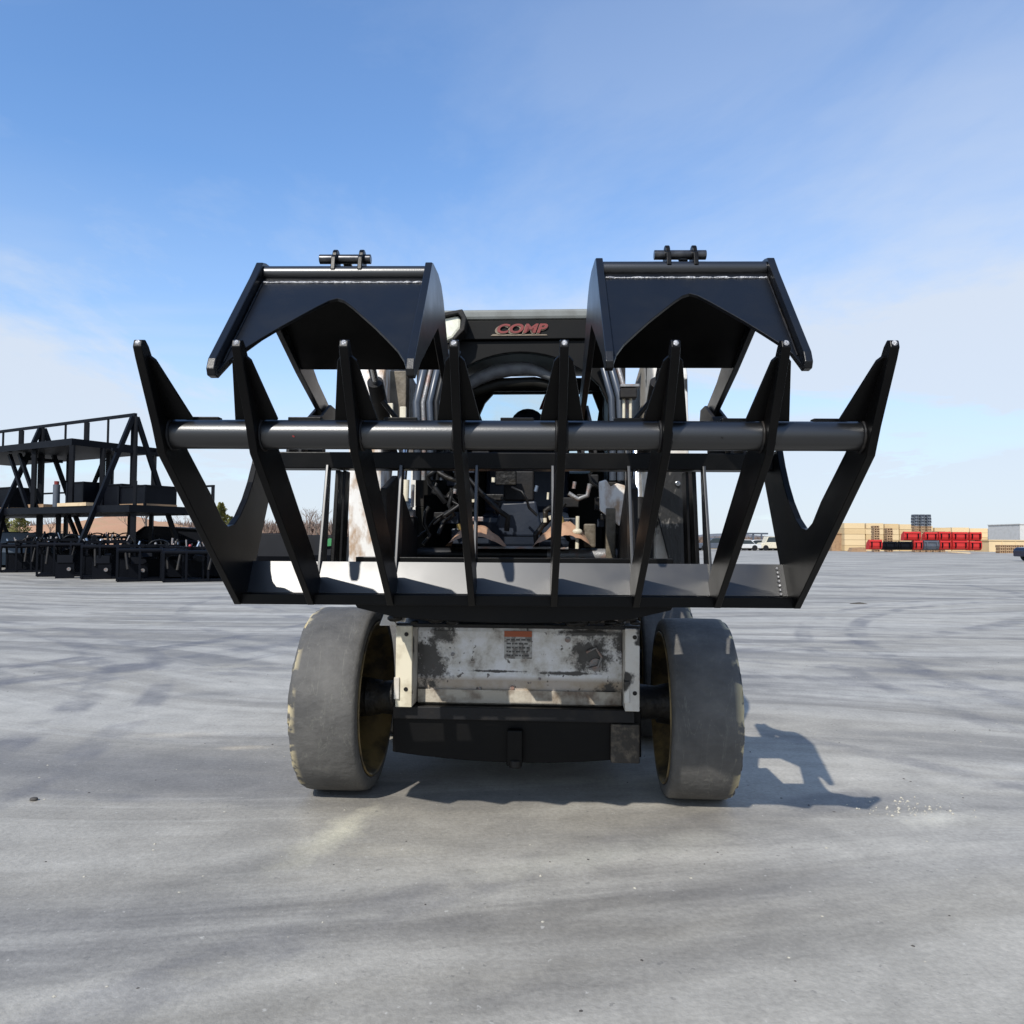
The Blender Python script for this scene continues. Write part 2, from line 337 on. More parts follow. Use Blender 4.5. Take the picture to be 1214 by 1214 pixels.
# worn white front panel with rust band and oil stains
def panel_mat():
    m, t, b = base_mat('stained_white_panel')
    tcn = N(t, 'ShaderNodeTexCoord'); sp = N(t, 'ShaderNodeSeparateXYZ'); t.links.new(tcn.outputs['Object'], sp.inputs[0])
    nz = N(t, 'ShaderNodeTexNoise'); nz.inputs['Scale'].default_value = 9; nz.inputs['Detail'].default_value = 7; nz.inputs['Roughness'].default_value = 0.65
    t.links.new(tcn.outputs['Object'], nz.inputs[0])
    rp = ramp(t, [(0.40, (0.74, 0.75, 0.77)), (0.54, (0.58, 0.57, 0.54)), (0.68, (0.20, 0.17, 0.14))]); t.links.new(nz.outputs[0], rp.inputs[0])
    c = rp.outputs[0]
    # brown stained lower band
    bd = ramp(t, [(0.10, 0.15), (0.16, 0.75), (0.30, 0.85), (0.36, 0.0)])
    zz = N(t, 'ShaderNodeMapRange'); zz.inputs['From Min'].default_value = 0.38; zz.inputs['From Max'].default_value = 0.74
    t.links.new(math_(t, 'MULTIPLY_ADD', nz.outputs[0], 0.03, math_(t, 'SUBTRACT', sp.outputs[2], 0.015)), zz.inputs[0]); t.links.new(zz.outputs[0], bd.inputs[0])
    c = mixc(t, math_(t, 'MULTIPLY', bd.outputs[0], 0.8), c, (0.27, 0.18, 0.085))
    # oil stains: soft blobs with ragged edge
    ragged = N(t, 'ShaderNodeTexNoise'); ragged.inputs['Scale'].default_value = 17; ragged.inputs['Detail'].default_value = 9; ragged.inputs['Roughness'].default_value = 0.72
    t.links.new(tcn.outputs['Object'], ragged.inputs[0])
    st = None
    for (bx, bz, rx, rz) in ((-0.38, 0.56, 0.085, 0.12), (-0.325, 0.685, 0.06, 0.05), (0.33, 0.61, 0.10, 0.09), (0.47, 0.66, 0.05, 0.12), (-0.40, 0.62, 0.09, 0.035), (-0.10, 0.530, 0.14, 0.006), (0.22, 0.525, 0.16, 0.010), (0.30, 0.70, 0.14, 0.018), (-0.44, 0.42, 0.06, 0.06), (0.40, 0.44, 0.06, 0.05)):
        dx = math_(t, 'DIVIDE', math_(t, 'SUBTRACT', sp.outputs[0], bx), rx); dz = math_(t, 'DIVIDE', math_(t, 'SUBTRACT', sp.outputs[2], bz), rz)
        d = math_(t, 'SQRT', math_(t, 'ADD', math_(t, 'MULTIPLY', dx, dx), math_(t, 'MULTIPLY', dz, dz)))
        v = math_(t, 'SUBTRACT', 2.75, math_(t, 'MULTIPLY_ADD', ragged.outputs[0], 3.4, d))
        st = v if st is None else math_(t, 'MAXIMUM', st, v)
    sr = ramp(t, [(0.02, 0.0), (0.45, 0.95)]); t.links.new(st, sr.inputs[0])
    c = mixc(t, sr.outputs[0], c, (0.016, 0.014, 0.012))
    # speckled chips
    n2 = N(t, 'ShaderNodeTexNoise'); n2.inputs['Scale'].default_value = 34; n2.inputs['Detail'].default_value = 4
    t.links.new(tcn.outputs['Object'], n2.inputs[0]); r2 = ramp(t, [(0.63, 0.0), (0.67, 0.9)]); t.links.new(n2.outputs[0], r2.inputs[0])
    c = mixc(t, r2.outputs[0], c, (0.05, 0.04, 0.035))
    t.links.new(c, b.inputs['Base Color']); b.inputs['Roughness'].default_value = 0.4
    bp = N(t, 'ShaderNodeBump'); bp.inputs['Strength'].default_value = 0.25; bp.inputs['Distance'].default_value = 0.006
    t.links.new(n2.outputs[0], bp.inputs['Height']); t.links.new(bp.outputs[0], b.inputs['Normal'])
    return m
M['panel'] = panel_mat()

def yard_mat():
    m, t, b = base_mat('scuffed_grey_asphalt')
    tcn = N(t, 'ShaderNodeTexCoord')
    def noise(scale, detail=6, rot=0, st=(1,1,1), dist=0.0, rough=0.6, src=None):
        mp_ = N(t, 'ShaderNodeMapping'); mp_.inputs['Rotation'].default_value = (0,0,R(rot)); mp_.inputs['Scale'].default_value = st
        t.links.new(src or tcn.outputs['Object'], mp_.inputs[0])
        n = N(t, 'ShaderNodeTexNoise'); n.inputs['Scale'].default_value = scale; n.inputs['Detail'].default_value = detail
        n.inputs['Distortion'].default_value = dist; n.inputs['Roughness'].default_value = rough
        t.links.new(mp_.outputs[0], n.inputs[0]); return n.outputs[0]
    big = noise(0.45, 7, 25, (0.6, 1.0, 1), 0.8)
    c = ramp(t, [(0.3, (0.225, 0.209, 0.177)), (0.5, (0.29, 0.270, 0.231)), (0.7, (0.38, 0.354, 0.300))]); t.links.new(big, c.inputs[0]); c = c.outputs[0]
    # sweeping tyre scuffs in several directions: long stretched noise bent by a low-frequency warp
    warp = N(t, 'ShaderNodeTexNoise'); warp.inputs['Scale'].default_value = 0.12; warp.inputs['Detail'].default_value = 1
    t.links.new(tcn.outputs['Object'], warp.inputs[0])
    wv = N(t, 'ShaderNodeVectorMath', operation='MULTIPLY_ADD'); t.links.new(warp.outputs['Color'], wv.inputs[0]); wv.inputs[1].default_value = (7,7,0); t.links.new(tcn.outputs['Object'], wv.inputs[2])
    for rot, st, amt, dark in ((34, (0.30, 1.25, 1), 0.5, True), (-38, (0.28, 1.5, 1), 0.5, True), (78, (0.35, 1.5, 1), 0.45, True), (-62, (0.3, 2.0, 1), 0.35, False), (52, (0.3, 3.0, 1), 0.4, False), (12, (0.25, 1.2, 1), 0.35, False)):
        n = noise(0.8, 7, rot, st, 0.3, 0.6, wv.outputs[0])
        rr = ramp(t, [(0.51, 0.0), (0.61, amt*1.15)]); t.links.new(n, rr.inputs[0])
        c = mixc(t, rr.outputs[0], c, (0.165, 0.158, 0.148) if dark else (0.48, 0.455, 0.40))
    # distinct tyre arcs: thin ring bands about a few turning centres
    sp = N(t, 'ShaderNodeSeparateXYZ'); t.links.new(tcn.outputs['Object'], sp.inputs[0])
    edge = noise(1.6, 4)
    for (ax, ay, rad, wd, amt) in ((-7.5, 9.5, 5.6, 0.09, 0.4), (-7.5, 9.5, 5.25, 0.09, 0.3), (-3.4, -1.0, 7.3, 0.10, 0.32), (7.5, 12.0, 6.2, 0.10, 0.3), (8.5, 3.0, 5.2, 0.09, 0.3), (2.5, 14.5, 8.2, 0.12, 0.3), (-1.5, 6.0, 2.75, 0.07, 0.3), (-5.2, 5.2, 1.4, 0.10, 0.35), (-9.5, 3.0, 6.9, 0.14, 0.45), (-9.5, 3.0, 7.35, 0.12, 0.4), (-12, 12, 9.5, 0.16, 0.5), (-12, 12, 10.2, 0.14, 0.4), (13, 6, 9.6, 0.15, 0.45), (13, 6, 10.2, 0.12, 0.4), (9, 20, 14.5, 0.2, 0.5), (9, 20, 15.3, 0.2, 0.4), (-4, 22, 15.5, 0.2, 0.4), (4.2, -3.5, 7.4, 0.12, 0.35)):
        dx = math_(t, 'SUBTRACT', sp.outputs[0], ax); dy = math_(t, 'SUBTRACT', sp.outputs[1], ay)
        d = math_(t, 'SQRT', math_(t, 'ADD', math_(t, 'MULTIPLY', dx, dx), math_(t, 'MULTIPLY', dy, dy)))
        e = math_(t, 'ABSOLUTE', math_(t, 'SUBTRACT', d, rad))
        v = N(t, 'ShaderNodeMapRange'); v.inputs['From Min'].default_value = wd; v.inputs['From Max'].default_value = wd*0.55; v.inputs['To Max'].default_value = min(0.75, amt*1.5)
        t.links.new(e, v.inputs[0])
        br = ramp(t, [(0.42, 0.0), (0.62, 1.0)]); t.links.new(edge, br.inputs[0])
        c = mixc(t, math_(t, 'MULTIPLY', v.outputs[0], br.outputs[0]), c, (0.12, 0.118, 0.125))
    blot = noise(5.5, 7, 0, (1, 1, 1), 0.5, 0.68)
    # sandy stains
    s1 = noise(0.9, 5, 20, (0.5, 1.6, 1)); rs = ramp(t, [(0.62, 0.0), (0.74, 0.5)]); t.links.new(s1, rs.inputs[0]); c = mixc(t, rs.outputs[0], c, (0.46, 0.42, 0.33))
    # hairline pale scratches
    s2 = noise(1.2, 3, -35, (1.0, 1.0, 1), 0.6); rs = ramp(t, [(0.497, 0.0), (0.5, 0.0), (0.503, 0.0)]); t.links.new(s2, rs.inputs[0]); c = mixc(t, rs.outputs[0], c, (0.56, 0.54, 0.48))
    # pale dust patches and dark oil drips at their places on the yard
    for (ax, ay, rx, ry, rot_, amt, col_) in ((-0.66, 2.88, 0.10, 0.34, -18, 0.75, (0.62, 0.58, 0.44)), (1.70, 3.14, 0.20, 0.10, 15, 0.7, (0.60, 0.57, 0.48)), (0.35, 2.75, 0.75, 0.10, 24, 0.35, (0.52, 0.50, 0.42)), (-1.9, 4.3, 0.30, 0.08, 10, 0.5, (0.58, 0.52, 0.42)), (-1.45, 4.05, 0.16, 0.05, 8, 0.5, (0.60, 0.50, 0.36)), (-4.6, 6.3, 0.5, 0.12, 5, 0.55, (0.58, 0.54, 0.46)), (2.6, 5.6, 0.9, 0.16, -12, 0.45, (0.56, 0.54, 0.48)), (3.2, 3.7, 0.9, 0.12, -14, 0.5, (0.55, 0.54, 0.5)), (-3.0, 3.1, 0.5, 0.30, 30, 0.35, (0.12, 0.118, 0.115)), (-0.9, 2.55, 0.45, 0.18, 40, 0.35, (0.14, 0.135, 0.125)), (2.2, 2.7, 0.35, 0.22, -30, 0.3, (0.14, 0.138, 0.13)), (0.9, 2.2, 0.5, 0.2, 15, 0.3, (0.15, 0.145, 0.135)), (-2.2, 5.4, 0.8, 0.16, 18, 0.4, (0.13, 0.13, 0.13)), (-3.6, 8.0, 1.6, 0.25, 12, 0.4, (0.14, 0.14, 0.14))):
        ca, sa = math.cos(R(rot_)), math.sin(R(rot_))
        dx = math_(t, 'SUBTRACT', sp.outputs[0], ax); dy = math_(t, 'SUBTRACT', sp.outputs[1], ay)
        u_ = math_(t, 'MULTIPLY', math_(t, 'ADD', math_(t, 'MULTIPLY', dx, ca), math_(t, 'MULTIPLY', dy, sa)), 1/rx)
        v_ = math_(t, 'MULTIPLY', math_(t, 'SUBTRACT', math_(t, 'MULTIPLY', dy, ca), math_(t, 'MULTIPLY', dx, sa)), 1/ry)
        dd = math_(t, 'SQRT', math_(t, 'ADD', math_(t, 'MULTIPLY', u_, u_), math_(t, 'MULTIPLY', v_, v_)))
        dd = math_(t, 'MULTIPLY_ADD', blot, 2.2, dd)
        mr_ = N(t, 'ShaderNodeMapRange'); mr_.inputs['From Min'].default_value = 2.15; mr_.inputs['From Max'].default_value = 1.0; mr_.inputs['To Max'].default_value = amt
        t.links.new(dd, mr_.inputs[0]); c = mixc(t, mr_.outputs[0], c, col_)
    fine = noise(55, 4); fr = ramp(t, [(0.3, 0.84), (0.7, 1.11)]); t.links.new(fine, fr.inputs[0]); c = mixc(t, 1.0, c, fr.outputs[0], 'MULTIPLY')
    pit = noise(26, 3); pr_ = ramp(t, [(0.66, 0.0), (0.72, 0.45)]); t.links.new(pit, pr_.inputs[0]); c = mixc(t, pr_.outputs[0], c, (0.10, 0.098, 0.095))
    pit = noise(33, 3, 40); pr_ = ramp(t, [(0.68, 0.0), (0.73, 0.5)]); t.links.new(pit, pr_.inputs[0]); c = mixc(t, pr_.outputs[0], c, (0.55, 0.53, 0.48))
    mid = noise(4.5, 8, 0, (1,1,1), 0.4, 0.65); fr = ramp(t, [(0.3, 0.84), (0.7, 1.13)]); t.links.new(mid, fr.inputs[0]); c = mixc(t, 1.0, c, fr.outputs[0], 'MULTIPLY')
    t.links.new(c, b.inputs['Base Color']); b.inputs['Roughness'].default_value = 0.72
    bp = N(t, 'ShaderNodeBump'); bp.inputs['Strength'].default_value = 0.35; bp.inputs['Distance'].default_value = 0.006
    t.links.new(noise(90, 5), bp.inputs['Height']); t.links.new(bp.outputs[0], b.inputs['Normal'])
    return m
M['concrete'] = yard_mat()

def glass_mat():
    m, t, b = base_mat('tinted_window_pane')
    b.inputs['Base Color'].default_value = (0.80, 0.93, 0.95, 1); b.inputs['Roughness'].default_value = 0.02; b.inputs['IOR'].default_value = 1.45
    b.inputs['Transmission Weight'].default_value = 1.0
    return m
M['glass'] = glass_mat()

# ------------------------------------------------------------------ the ground
def sheet(name, x0, x1, y0, y1, z, mat):
    o = MB().add([(x0,y0,z),(x1,y0,z),(x1,y1,z),(x0,y1,z)], [(0,1,2,3)]).build(name, mat); return tag(o, kind='structure')
sheet('ground', -2500, 2500, -60, 4500, -0.03, M['field'])
sheet('yard_paving', -120, 170, -40, 104, 0.0, M['concrete'])
# far rolling hills
def hills(name, mat, pts, Y, depth, seed):
    r = random.Random(seed); b = MB(); vs = []; fs = []; n = len(pts)
    for i, (x, y) in enumerate(pts):
        p = P(x, y, Y); q = [(p.x, Y-depth, -0.04), (p.x, Y-depth*0.45, max(0, p.z*0.62+r.uniform(-.5,.5))), (p.x, Y, p.z+r.uniform(-.3,.3)), (p.x, Y+depth, -0.04)]
        vs += q
    for i in range(n-1):
        for k in range(3): fs.append((i*4+k, (i+1)*4+k, (i+1)*4+k+1, i*4+k+1))
    o = b.add(vs, fs, True).build(name, mat); return tag(o, kind='structure')
pts = []
x = -900
while x < 2300:
    y = 634 - 4*math.sin(x*0.006+1) - 3*math.sin(x*0.017) - 1.2*math.sin(x*0.06)
    if 1150 < x < 1290: y -= 4*math.exp(-((x-1185)/22)**2)
    pts.append((x, y+(x-607)*0.006)); x += 14
hills('distant_hills', M['hill'], pts, 900, 180, 3)
pts = [(x, 641 - 29*math.exp(-((x-150)/90)**2) - 8*math.exp(-((x-40)/60)**2)) for x in range(-160, 420, 12)]
hills('soil_bank', M['soil'], pts, 150, 35, 5)

# ------------------------------------------------------------------ THE GRAPPLE
gr = empty('skeleton_grapple', (0, 3.05, 0.9))
tag(gr, 'large black root grapple raised on the loader with eight pointed tines and two open claws', 'grapple')
def G(mb, name, mat='black', parent=None, bevel=0.0025):
    """build in world numbers, then hang on the grapple (or on one of its parts)"""
    o = mb.build(name, M[mat], None, bevel)
    par = parent or gr
    o.parent = par
    if par is gr: o.location = -gr.location
    return o
TX = [-1.033, -0.757, -0.458, -0.153, 0.152, 0.457, 0.757, 1.050]
front = [(2.925, 0.858), (2.868, 0.852), (2.50, 1.145), (2.245, 1.35), (2.205, 1.43), (2.105, 1.60), (2.090, 1.630), (2.096, 1.650), (2.114, 1.655), (2.134, 1.641)]
upper = [(2.158, 1.612), (2.146, 1.594), (2.165, 1.588), (2.315, 1.46)]
tine_in = front + upper + [(2.345, 1.44), (2.44, 1.385), (2.90, 1.01), (2.955, 0.95)]
ush = [(2.40, 1.375), (2.60, 1.235), (2.68, 1.165), (2.735, 1.142), (2.79, 1.15), (2.85, 1.185), (2.92, 1.25), (2.975, 1.32), (3.02, 1.395), (3.05, 1.46)]
tine_end = front + upper + [(2.34, 1.43)] + ush + [(3.27, 1.46), (3.22, 1.36), (3.03, 1.02), (2.975, 0.865)]
me_in = None
for i, tx in enumerate(TX):
    if i in (0, 7):
        o = G(MB().prism(tine_end, tx-0.0125, tx+0.0125), 'tine')
        o['label'] = 'outermost tine with a curved notch behind it'
    else:
        if me_in is None:
            o = G(MB().prism(tine_in, -0.0125, 0.0125), 'tine'); o.location.x = tx; me_in = o
        else:
            o = me_in.copy(); COL.objects.link(o); o.location.x = tx
# small bare metal balls added to make the glint on the points
for tx in TX:
    G(MB().ball((tx, 2.097, 1.640), 0.0095, (1.0, 0.8, 1.1), 10, 7), 'glint_ball', 'weld', bevel=0)
# cross tube in lengths between tines (one part), with weld collars
G(MB().tube([(-1.02, 2.29, 1.413), (1.037, 2.29, 1.413)], 0.044, 40), 'cross_tube', 'tubepaint', bevel=0)
# triangular braces standing on the tube behind each tine point
for i, tx in enumerate(TX):
    xl, xr = (-0.064, 0.064); tl, tr = (-0.027, 0.027)
    if i == 0: xl, xr, tl, tr = 0.0, 0.085, 0.0, 0.03
    if i == 7: xl, xr, tl, tr = -0.085, 0.0, -0.03, 0.0
    a = [(tx+xl, 2.262, 1.452), (tx+xr, 2.262, 1.452), (tx+tr, 2.135, 1.600), (tx+tr*0.6, 2.127, 1.610), (tx+tl*0.6, 2.127, 1.610), (tx+tl, 2.135, 1.600)]
    b_ = [(x, y+0.008, z+0.007) for x, y, z in a]
    n = len(a); G(MB().add(a+b_, [tuple(range(n)), tuple(range(2*n-1, n-1, -1))]+[(k, n+k, n+(k+1)%n, (k+1)%n) for k in range(n)]), 'tine_brace', bevel=0.0015)
# flat plate added behind the lip's right end to shade the right tyre
G(MB().box((0.60, 3.10, 0.842), (0.99, 3.45, 0.850)), 'added_shade_plate')
# curved black skirt under the lip
sk = [(-0.62, 0.866), (0.62, 0.866), (0.60, 0.835)]+[(0.45-0.9*k/14, 0.800-0.018*math.sin(math.pi*k/14)) for k in range(15)]+[(-0.60, 0.835)]
G(MB().prism(sk, 2.95, 2.972, 'y'), 'lower_skirt')
for i, tx in enumerate(TX):
    wb = MB()
    for s in (-1, 1):
        if (i == 0 and s < 0) or (i == 7 and s > 0): continue
        pts = []; rr = []
        for k in range(33):
            a = 2*math.pi*k/32; pts.append((tx+s*0.0145, 2.29+0.0465*math.cos(a), 1.413+0.0465*math.sin(a))); rr.append(0.005+rnd.uniform(-.0013,.0013))
        wb.tube(pts, 0.005, 6, False, rr)
    G(wb, 'weld_bead', 'dull', bevel=0)
# small pads welded on the tube
for px in (-0.93, -0.62, -0.33, 0.02, 0.36, 0.68, 0.95):
    G(MB().cbox((px, 2.30, 1.460), (0.10, 0.03, 0.012)), 'weld_tab')
# lower back plate (glaring in the sun), lip, ribs, upper beam
G(MB().prism([(2.932, 0.893), (2.990, 1.012), (2.998, 1.008), (2.942, 0.889)], -1.022, 1.040), 'back_plate', 'plate', bevel=0.001)
G(MB().box((-1.03, 2.872, 0.853), (1.045, 2.945, 0.892)), 'bottom_lip')
G(MB().box((-1.02, 3.085, 1.385), (1.035, 3.19, 1.452)), 'upper_beam', bevel=0.004)
G(MB().box((-0.62, 3.00, 0.985), (0.62, 3.06, 1.03)), 'lower_beam', 'black')
for tx in TX[1:-1]:
    G(MB().prism([(2.962, 0.96), (3.075, 1.40), (3.12, 1.40), (3.06, 0.96)], tx-0.006, tx+0.006), 'rib', 'plate')
for sgn in (-1, 1):   # plates by the end of the quick-attach frame
    G(MB().prism([(3.03, 0.93), (3.11, 1.38), (3.22, 1.38), (3.14, 0.93)], sgn*0.724-0.008, sgn*0.724+0.008), 'mount_plate')
    G(MB().prism([(3.06, 0.93), (3.12, 1.38), (3.2, 1.38), (3.14, 0.93)], sgn*0.698-0.006, sgn*0.698+0.006), 'mount_plate')
# small ladder-like weld on the right end, as photographed
lw = MB()
for k in range(7): lw.ball((1.012, 2.93+k*0.008, 0.90+k*0.016), 0.006, seg=6, rings=4)
G(lw, 'weld_bead', 'weld', bevel=0)

# claws
HY, HZ = 3.60, 1.675
side = [(2.262, 1.592), (2.275, 1.625), (2.60, 1.995), (2.645, 2.05), (2.665, 2.075), (2.70, 2.085), (2.85, 2.10), (2.95, 2.09), (3.03, 2.055), (3.12, 1.985), (3.22, 1.90), (3.40, 1.80), (3.60, 1.725), (3.645, 1.70), (3.65, 1.655), (3.60, 1.63), (3.14, 1.785), (2.86, 1.895), (2.42, 1.655), (2.325, 1.588), (2.30, 1.570), (2.27, 1.572)]
archt = [(.275,.93), (.245,.78), (.165,.59), (.108,.455), (.055,.335), (.02,.265), (0,.245), (-.02,.265), (-.055,.335), (-.108,.455), (-.165,.59), (-.245,.78), (-.275,.93)]
archt = [(.283,.975),(.272,.90),(.245,.80),(.20,.68),(.155,.565),(.11,.46),(.06,.345),(.025,.275),(0,.25),(-.025,.275),(-.06,.345),(-.11,.46),(-.155,.565),(-.20,.68),(-.245,.80),(-.272,.90),(-.283,.975)]
def claw(sgn, ang, dY, dz):
    cxm = 0.60*sgn
    root = bpy.data.objects.new('claw', MB().prism([(2.69, 2.045), (3.14, 1.80), (3.146, 1.812), (2.70, 2.062)], cxm-0.287, cxm+0.287).mesh('claw', M['black']))
    COL.objects.link(root); root.parent = gr
    def sub(mb, name, mat='black', bevel=0.0025, label=None):
        o = mb.build(name, M[mat], root, bevel)
        if label: o['label'] = label
        return o
    for s in (-1, 1):
        x = cxm + s*0.30
        sub(MB().prism([(y+dY*max(0, min(1, (2.67-y)/.385)), z+dz*max(0, min(1, (2.67-y)/.385))) for y, z in side], x-0.0125, x+0.0125), 'side_plate', 'gloss', bevel=0.003)
    sub(MB().tube([(cxm-0.286, 2.69, 2.043), (cxm+0.286, 2.69, 2.043)], 0.027, 28), 'top_pipe', 'tubepaint', bevel=0)
    # front plate with the pointed arch cut out: strip built between upper line and arch
    def pt(u, t, off=0.0):
        Y = 2.675-(0.385-dY)*t; z = 2.025-(0.435-dz)*t
        return Vector((cxm+u, Y+off*0.75, z-off*0.66))
    us = [0.2875]+[a for a, b in archt]+[-0.2875]; ts = [1.0]+[b for a, b in archt]+[1.0]
    vs = []; n = len(us)
    for off in (0.0, 0.012):
        for u in us: vs.append(pt(u, -0.02, off))
        for u, t in zip(us, ts): vs.append(pt(u, t, off))
    fs = []
    for i in range(n-1):
        fs += [(i, i+1, n+i+1, n+i), (2*n+i, 3*n+i, 3*n+i+1, 2*n+i+1), (n+i, n+i+1, 3*n+i+1, 3*n+i), (i, 2*n+i, 2*n+i+1, i+1)]
    fs += [(0, n, 3*n, 2*n), (n-1, 3*n-1, 4*n-1, 2*n-1)]
    sub(MB().add(vs, fs), 'front_plate', 'gloss', bevel=0.0015)
    # weld seams
    k = 60; pts = [pt(-0.28+0.56*i/k, 0.065, -0.001) for i in range(k+1)]; rr = [0.0042+rnd.uniform(-.0022,.0016) for _ in pts]
    sub(MB().tube(pts, 0.004, 6, False, rr), 'weld_bead', 'weld', 0)
    for s in (-1, 1):
        pts = [pt(s*0.283, 0.06+0.86*i/40, -0.001) for i in range(41)]; rr = [0.0035+rnd.uniform(-.0015,.0012) for _ in pts]
        sub(MB().tube(pts, 0.004, 6, False, rr), 'weld_bead', 'dull', 0)
    # cylinder lugs with a pin on top
    for x in (0.04, -0.055):
        lug = [(2.66, 2.05), (2.67, 2.10)] + [(2.715+0.030*math.cos(a), 2.108+0.030*math.sin(a)) for a in [math.pi*(1-i/8) for i in range(9)]] + [(2.77, 2.04)]
        sub(MB().prism(lug, cxm+sgn*x-0.008, cxm+sgn*x+0.008), 'pin_lug')
    sub(MB().tube([(cxm-0.10, 2.715, 2.105), (cxm+0.085, 2.715, 2.105)], 0.017, 18), 'pin', 'pinsteel', 0.002)
    # hinge boss
    for s in (-1, 1):
        sub(MB().tube([(cxm+s*0.30-0.03, HY, HZ), (cxm+s*0.30+0.03, HY, HZ)], 0.042, 20), 'hinge_boss', 'dull', 0.002)
    Mrot = Matrix.Translation((0, HY, HZ)) @ Matrix.Rotation(R(ang), 4, 'X') @ Matrix.Translation((0, -HY, -HZ))
    root.matrix_local = Matrix.Translation(-gr.location) @ Mrot
    root['label'] = 'left claw, open' if sgn < 0 else 'right claw, opened slightly higher'
    return root
claw(-1, 0.0, 0.0, 0.016); claw(1, -1.1, 0.055, 0.028)
# hinge brackets from the upper beam back to the claw hinges, claw cylinders
for sgn in (-1, 1):
    for x in (0.275, 0.325):
        xx = sgn*0.60 + (x if sgn > 0 else -x)*1.0
        G(MB().prism([(3.09, 1.41), (3.10, 1.50), (3.55, 1.725), (3.64, 1.72), (3.66, 1.65), (3.30, 1.45), (3.19, 1.40)], xx-0.007, xx+0.007), 'hinge_bracket', 'dull')
        G(MB().prism([(3.09, 1.41), (3.10, 1.50), (3.55, 1.725), (3.64, 1.72), (3.66, 1.65), (3.30, 1.45), (3.19, 1.40)], sgn*0.60-sgn*(x)-0.007, sgn*0.60-sgn*x+0.007), 'hinge_bracket', 'dull')
    cx_ = sgn*0.605
    G(MB().tube([(cx_, 3.66, 1.50), (cx_, 3.26, 1.775)], 0.035, 16), 'claw_cylinder', 'dull', bevel=0.002)
    G(MB().tube([(cx_, 3.26, 1.775), (cx_, 2.73, 2.105)], 0.017, 14), 'cylinder_rod', 'chrome', bevel=0)
    # round bosses seen just above the tube
    G(MB().tube([(sgn*0.84, 3.30, 1.60), (sgn*0.89, 3.30, 1.60)], 0.035, 16), 'hinge_boss', 'dull', bevel=0.002)
    G(MB().tube([(sgn*0.80, 3.18, 1.47), (sgn*0.86, 3.18, 1.47)], 0.03, 14), 'bolt_boss', 'dull', bevel=0.002)
G(MB().tube([(-0.99, 3.14, 1.49), (-0.2, 3.14, 1.475), (0.2, 3.14, 1.475), (0.99, 3.14, 1.49)], 0.011, 8), 'hydraulic_hose', 'rubberhose', bevel=0)
for sgn in (-1, 1):
    pts = [(sgn*0.2, 3.14, 1.475), (sgn*0.35, 3.2, 1.52), (sgn*0.48, 3.22, 1.58), (sgn*0.56, 3.2, 1.68)]
    G(MB().tube(pts, 0.011, 8), 'hydraulic_hose', 'rubberhose', bevel=0)
# tube decals: faint red and grey stickers left on the tube
for px, c in ((-0.66, 'reddecal'), (0.60, 'grease')):
    m_ = MB()
    m_.cbox((px+0.02, 2.2458, 1.402), (0.007, 0.0012, 0.004), (R(8), R(25), 0))
    G(m_, 'sticker_remnant', c, bevel=0)

# the drawing above is oversize: bring the whole grapple to its true 1.75 m width and carry it ahead of the wheels
gr.scale = (0.83, 0.83, 0.83); gr.location = (0.009, 2.5315, 0.934)
# ------------------------------------------------------------------ THE LOADER
ld = empty('skid_steer_loader', (0, 4.0, 0))
tag(ld, 'dirty white skid steer loader with smooth grey tyres standing behind the raised grapple', 'loader')
def L(mb, name, mat, bevel=0.003, parent=None, label=None):
    o = mb.build(name, M[mat], None, bevel); par = parent or ld; o.parent = par
    if par is ld: o.location = (0, -4.0, 0)
    if label: o['label'] = label
    return o
ld.location.x = 0.034; ld.rotation_euler.z = R(-2.2)
# wheels
def wheel_proto():
    jr = random.Random(3); J = {}
    def jit(j, k):
        if j in (9, 10, 11):
            kk = k//2
            if (j, kk) not in J: J[(j, kk)] = jr.choice((0, -0.002, -0.004, -0.010, -0.015, 0.001)) * (1.0 if j != 9 else 0.35)
            return J[(j, kk)]
        return 0
    tp = [(-.116,.334),(-.122,.350),(-.1215,.372),(-.118,.388),(-.108,.397),(-.07,.400),(0,.4005),(.05,.4),(.09,.3995),(.106,.398),(.116,.394),(.121,.384),(.123,.367),(.122,.350),(.116,.334)]
    rimp = [(-.118,.336),(-.124,.340),(-.126,.333),(-.120,.325),(-.10,.318),(-.085,.30),(.03,.295),(.05,.31),(.10,.325),(.122,.334),(.118,.338),(.09,.333),(.045,.322),(.025,.306),(-.08,.310),(-.10,.330)]
    root = bpy.data.objects.new('wheel', MB().lathe(rimp, 64).mesh('wheel', M['rim'])); COL.objects.link(root)
    MB().lathe(tp, 112, True, jit).build('tyre', M['tyre'], root)
    d = MB().lathe([(.02,.304),(.035,.304),(.05,.24),(.03,.17),(.03,.05),(.02,.05),(.018,.17),(.036,.24)], 48)
    d.build('wheel_disc', M['rim'], root)
    MB().tube([(-.14,0,0),(-.02,0,0),(.045,0,0)], .085, 24, True, [.075,.095,.095]).build('hub', M['grease'], root, 0.003)
    nuts = MB()
    for k in range(8):
        a = k*math.pi/4; nuts.tube([(-.005,.13*math.cos(a),.13*math.sin(a)),(.045,.13*math.cos(a),.13*math.sin(a))], .012, 6)
    nuts.build('wheel_nut', M['greyp'], root)
    return root
WX = 0.772
w0 = wheel_proto(); w0.parent = ld
spots = [(WX, 3.42, 0), (-WX, 3.42, math.pi), (WX, 4.44, 0), (-WX, 4.44, math.pi)]
for i, (x, y, a) in enumerate(spots):
    o = w0 if i == 0 else copy_tree(w0, ld)
    k = 0.95 if i == 0 else 0.99          # the right front tyre is worn smaller
    o.scale = (1.13, k, k); o.location = (x-0.008*(1 if x > 0 else -1), y-4.0, 0.40*k); o.rotation_euler = (0.7*i, 0, a)
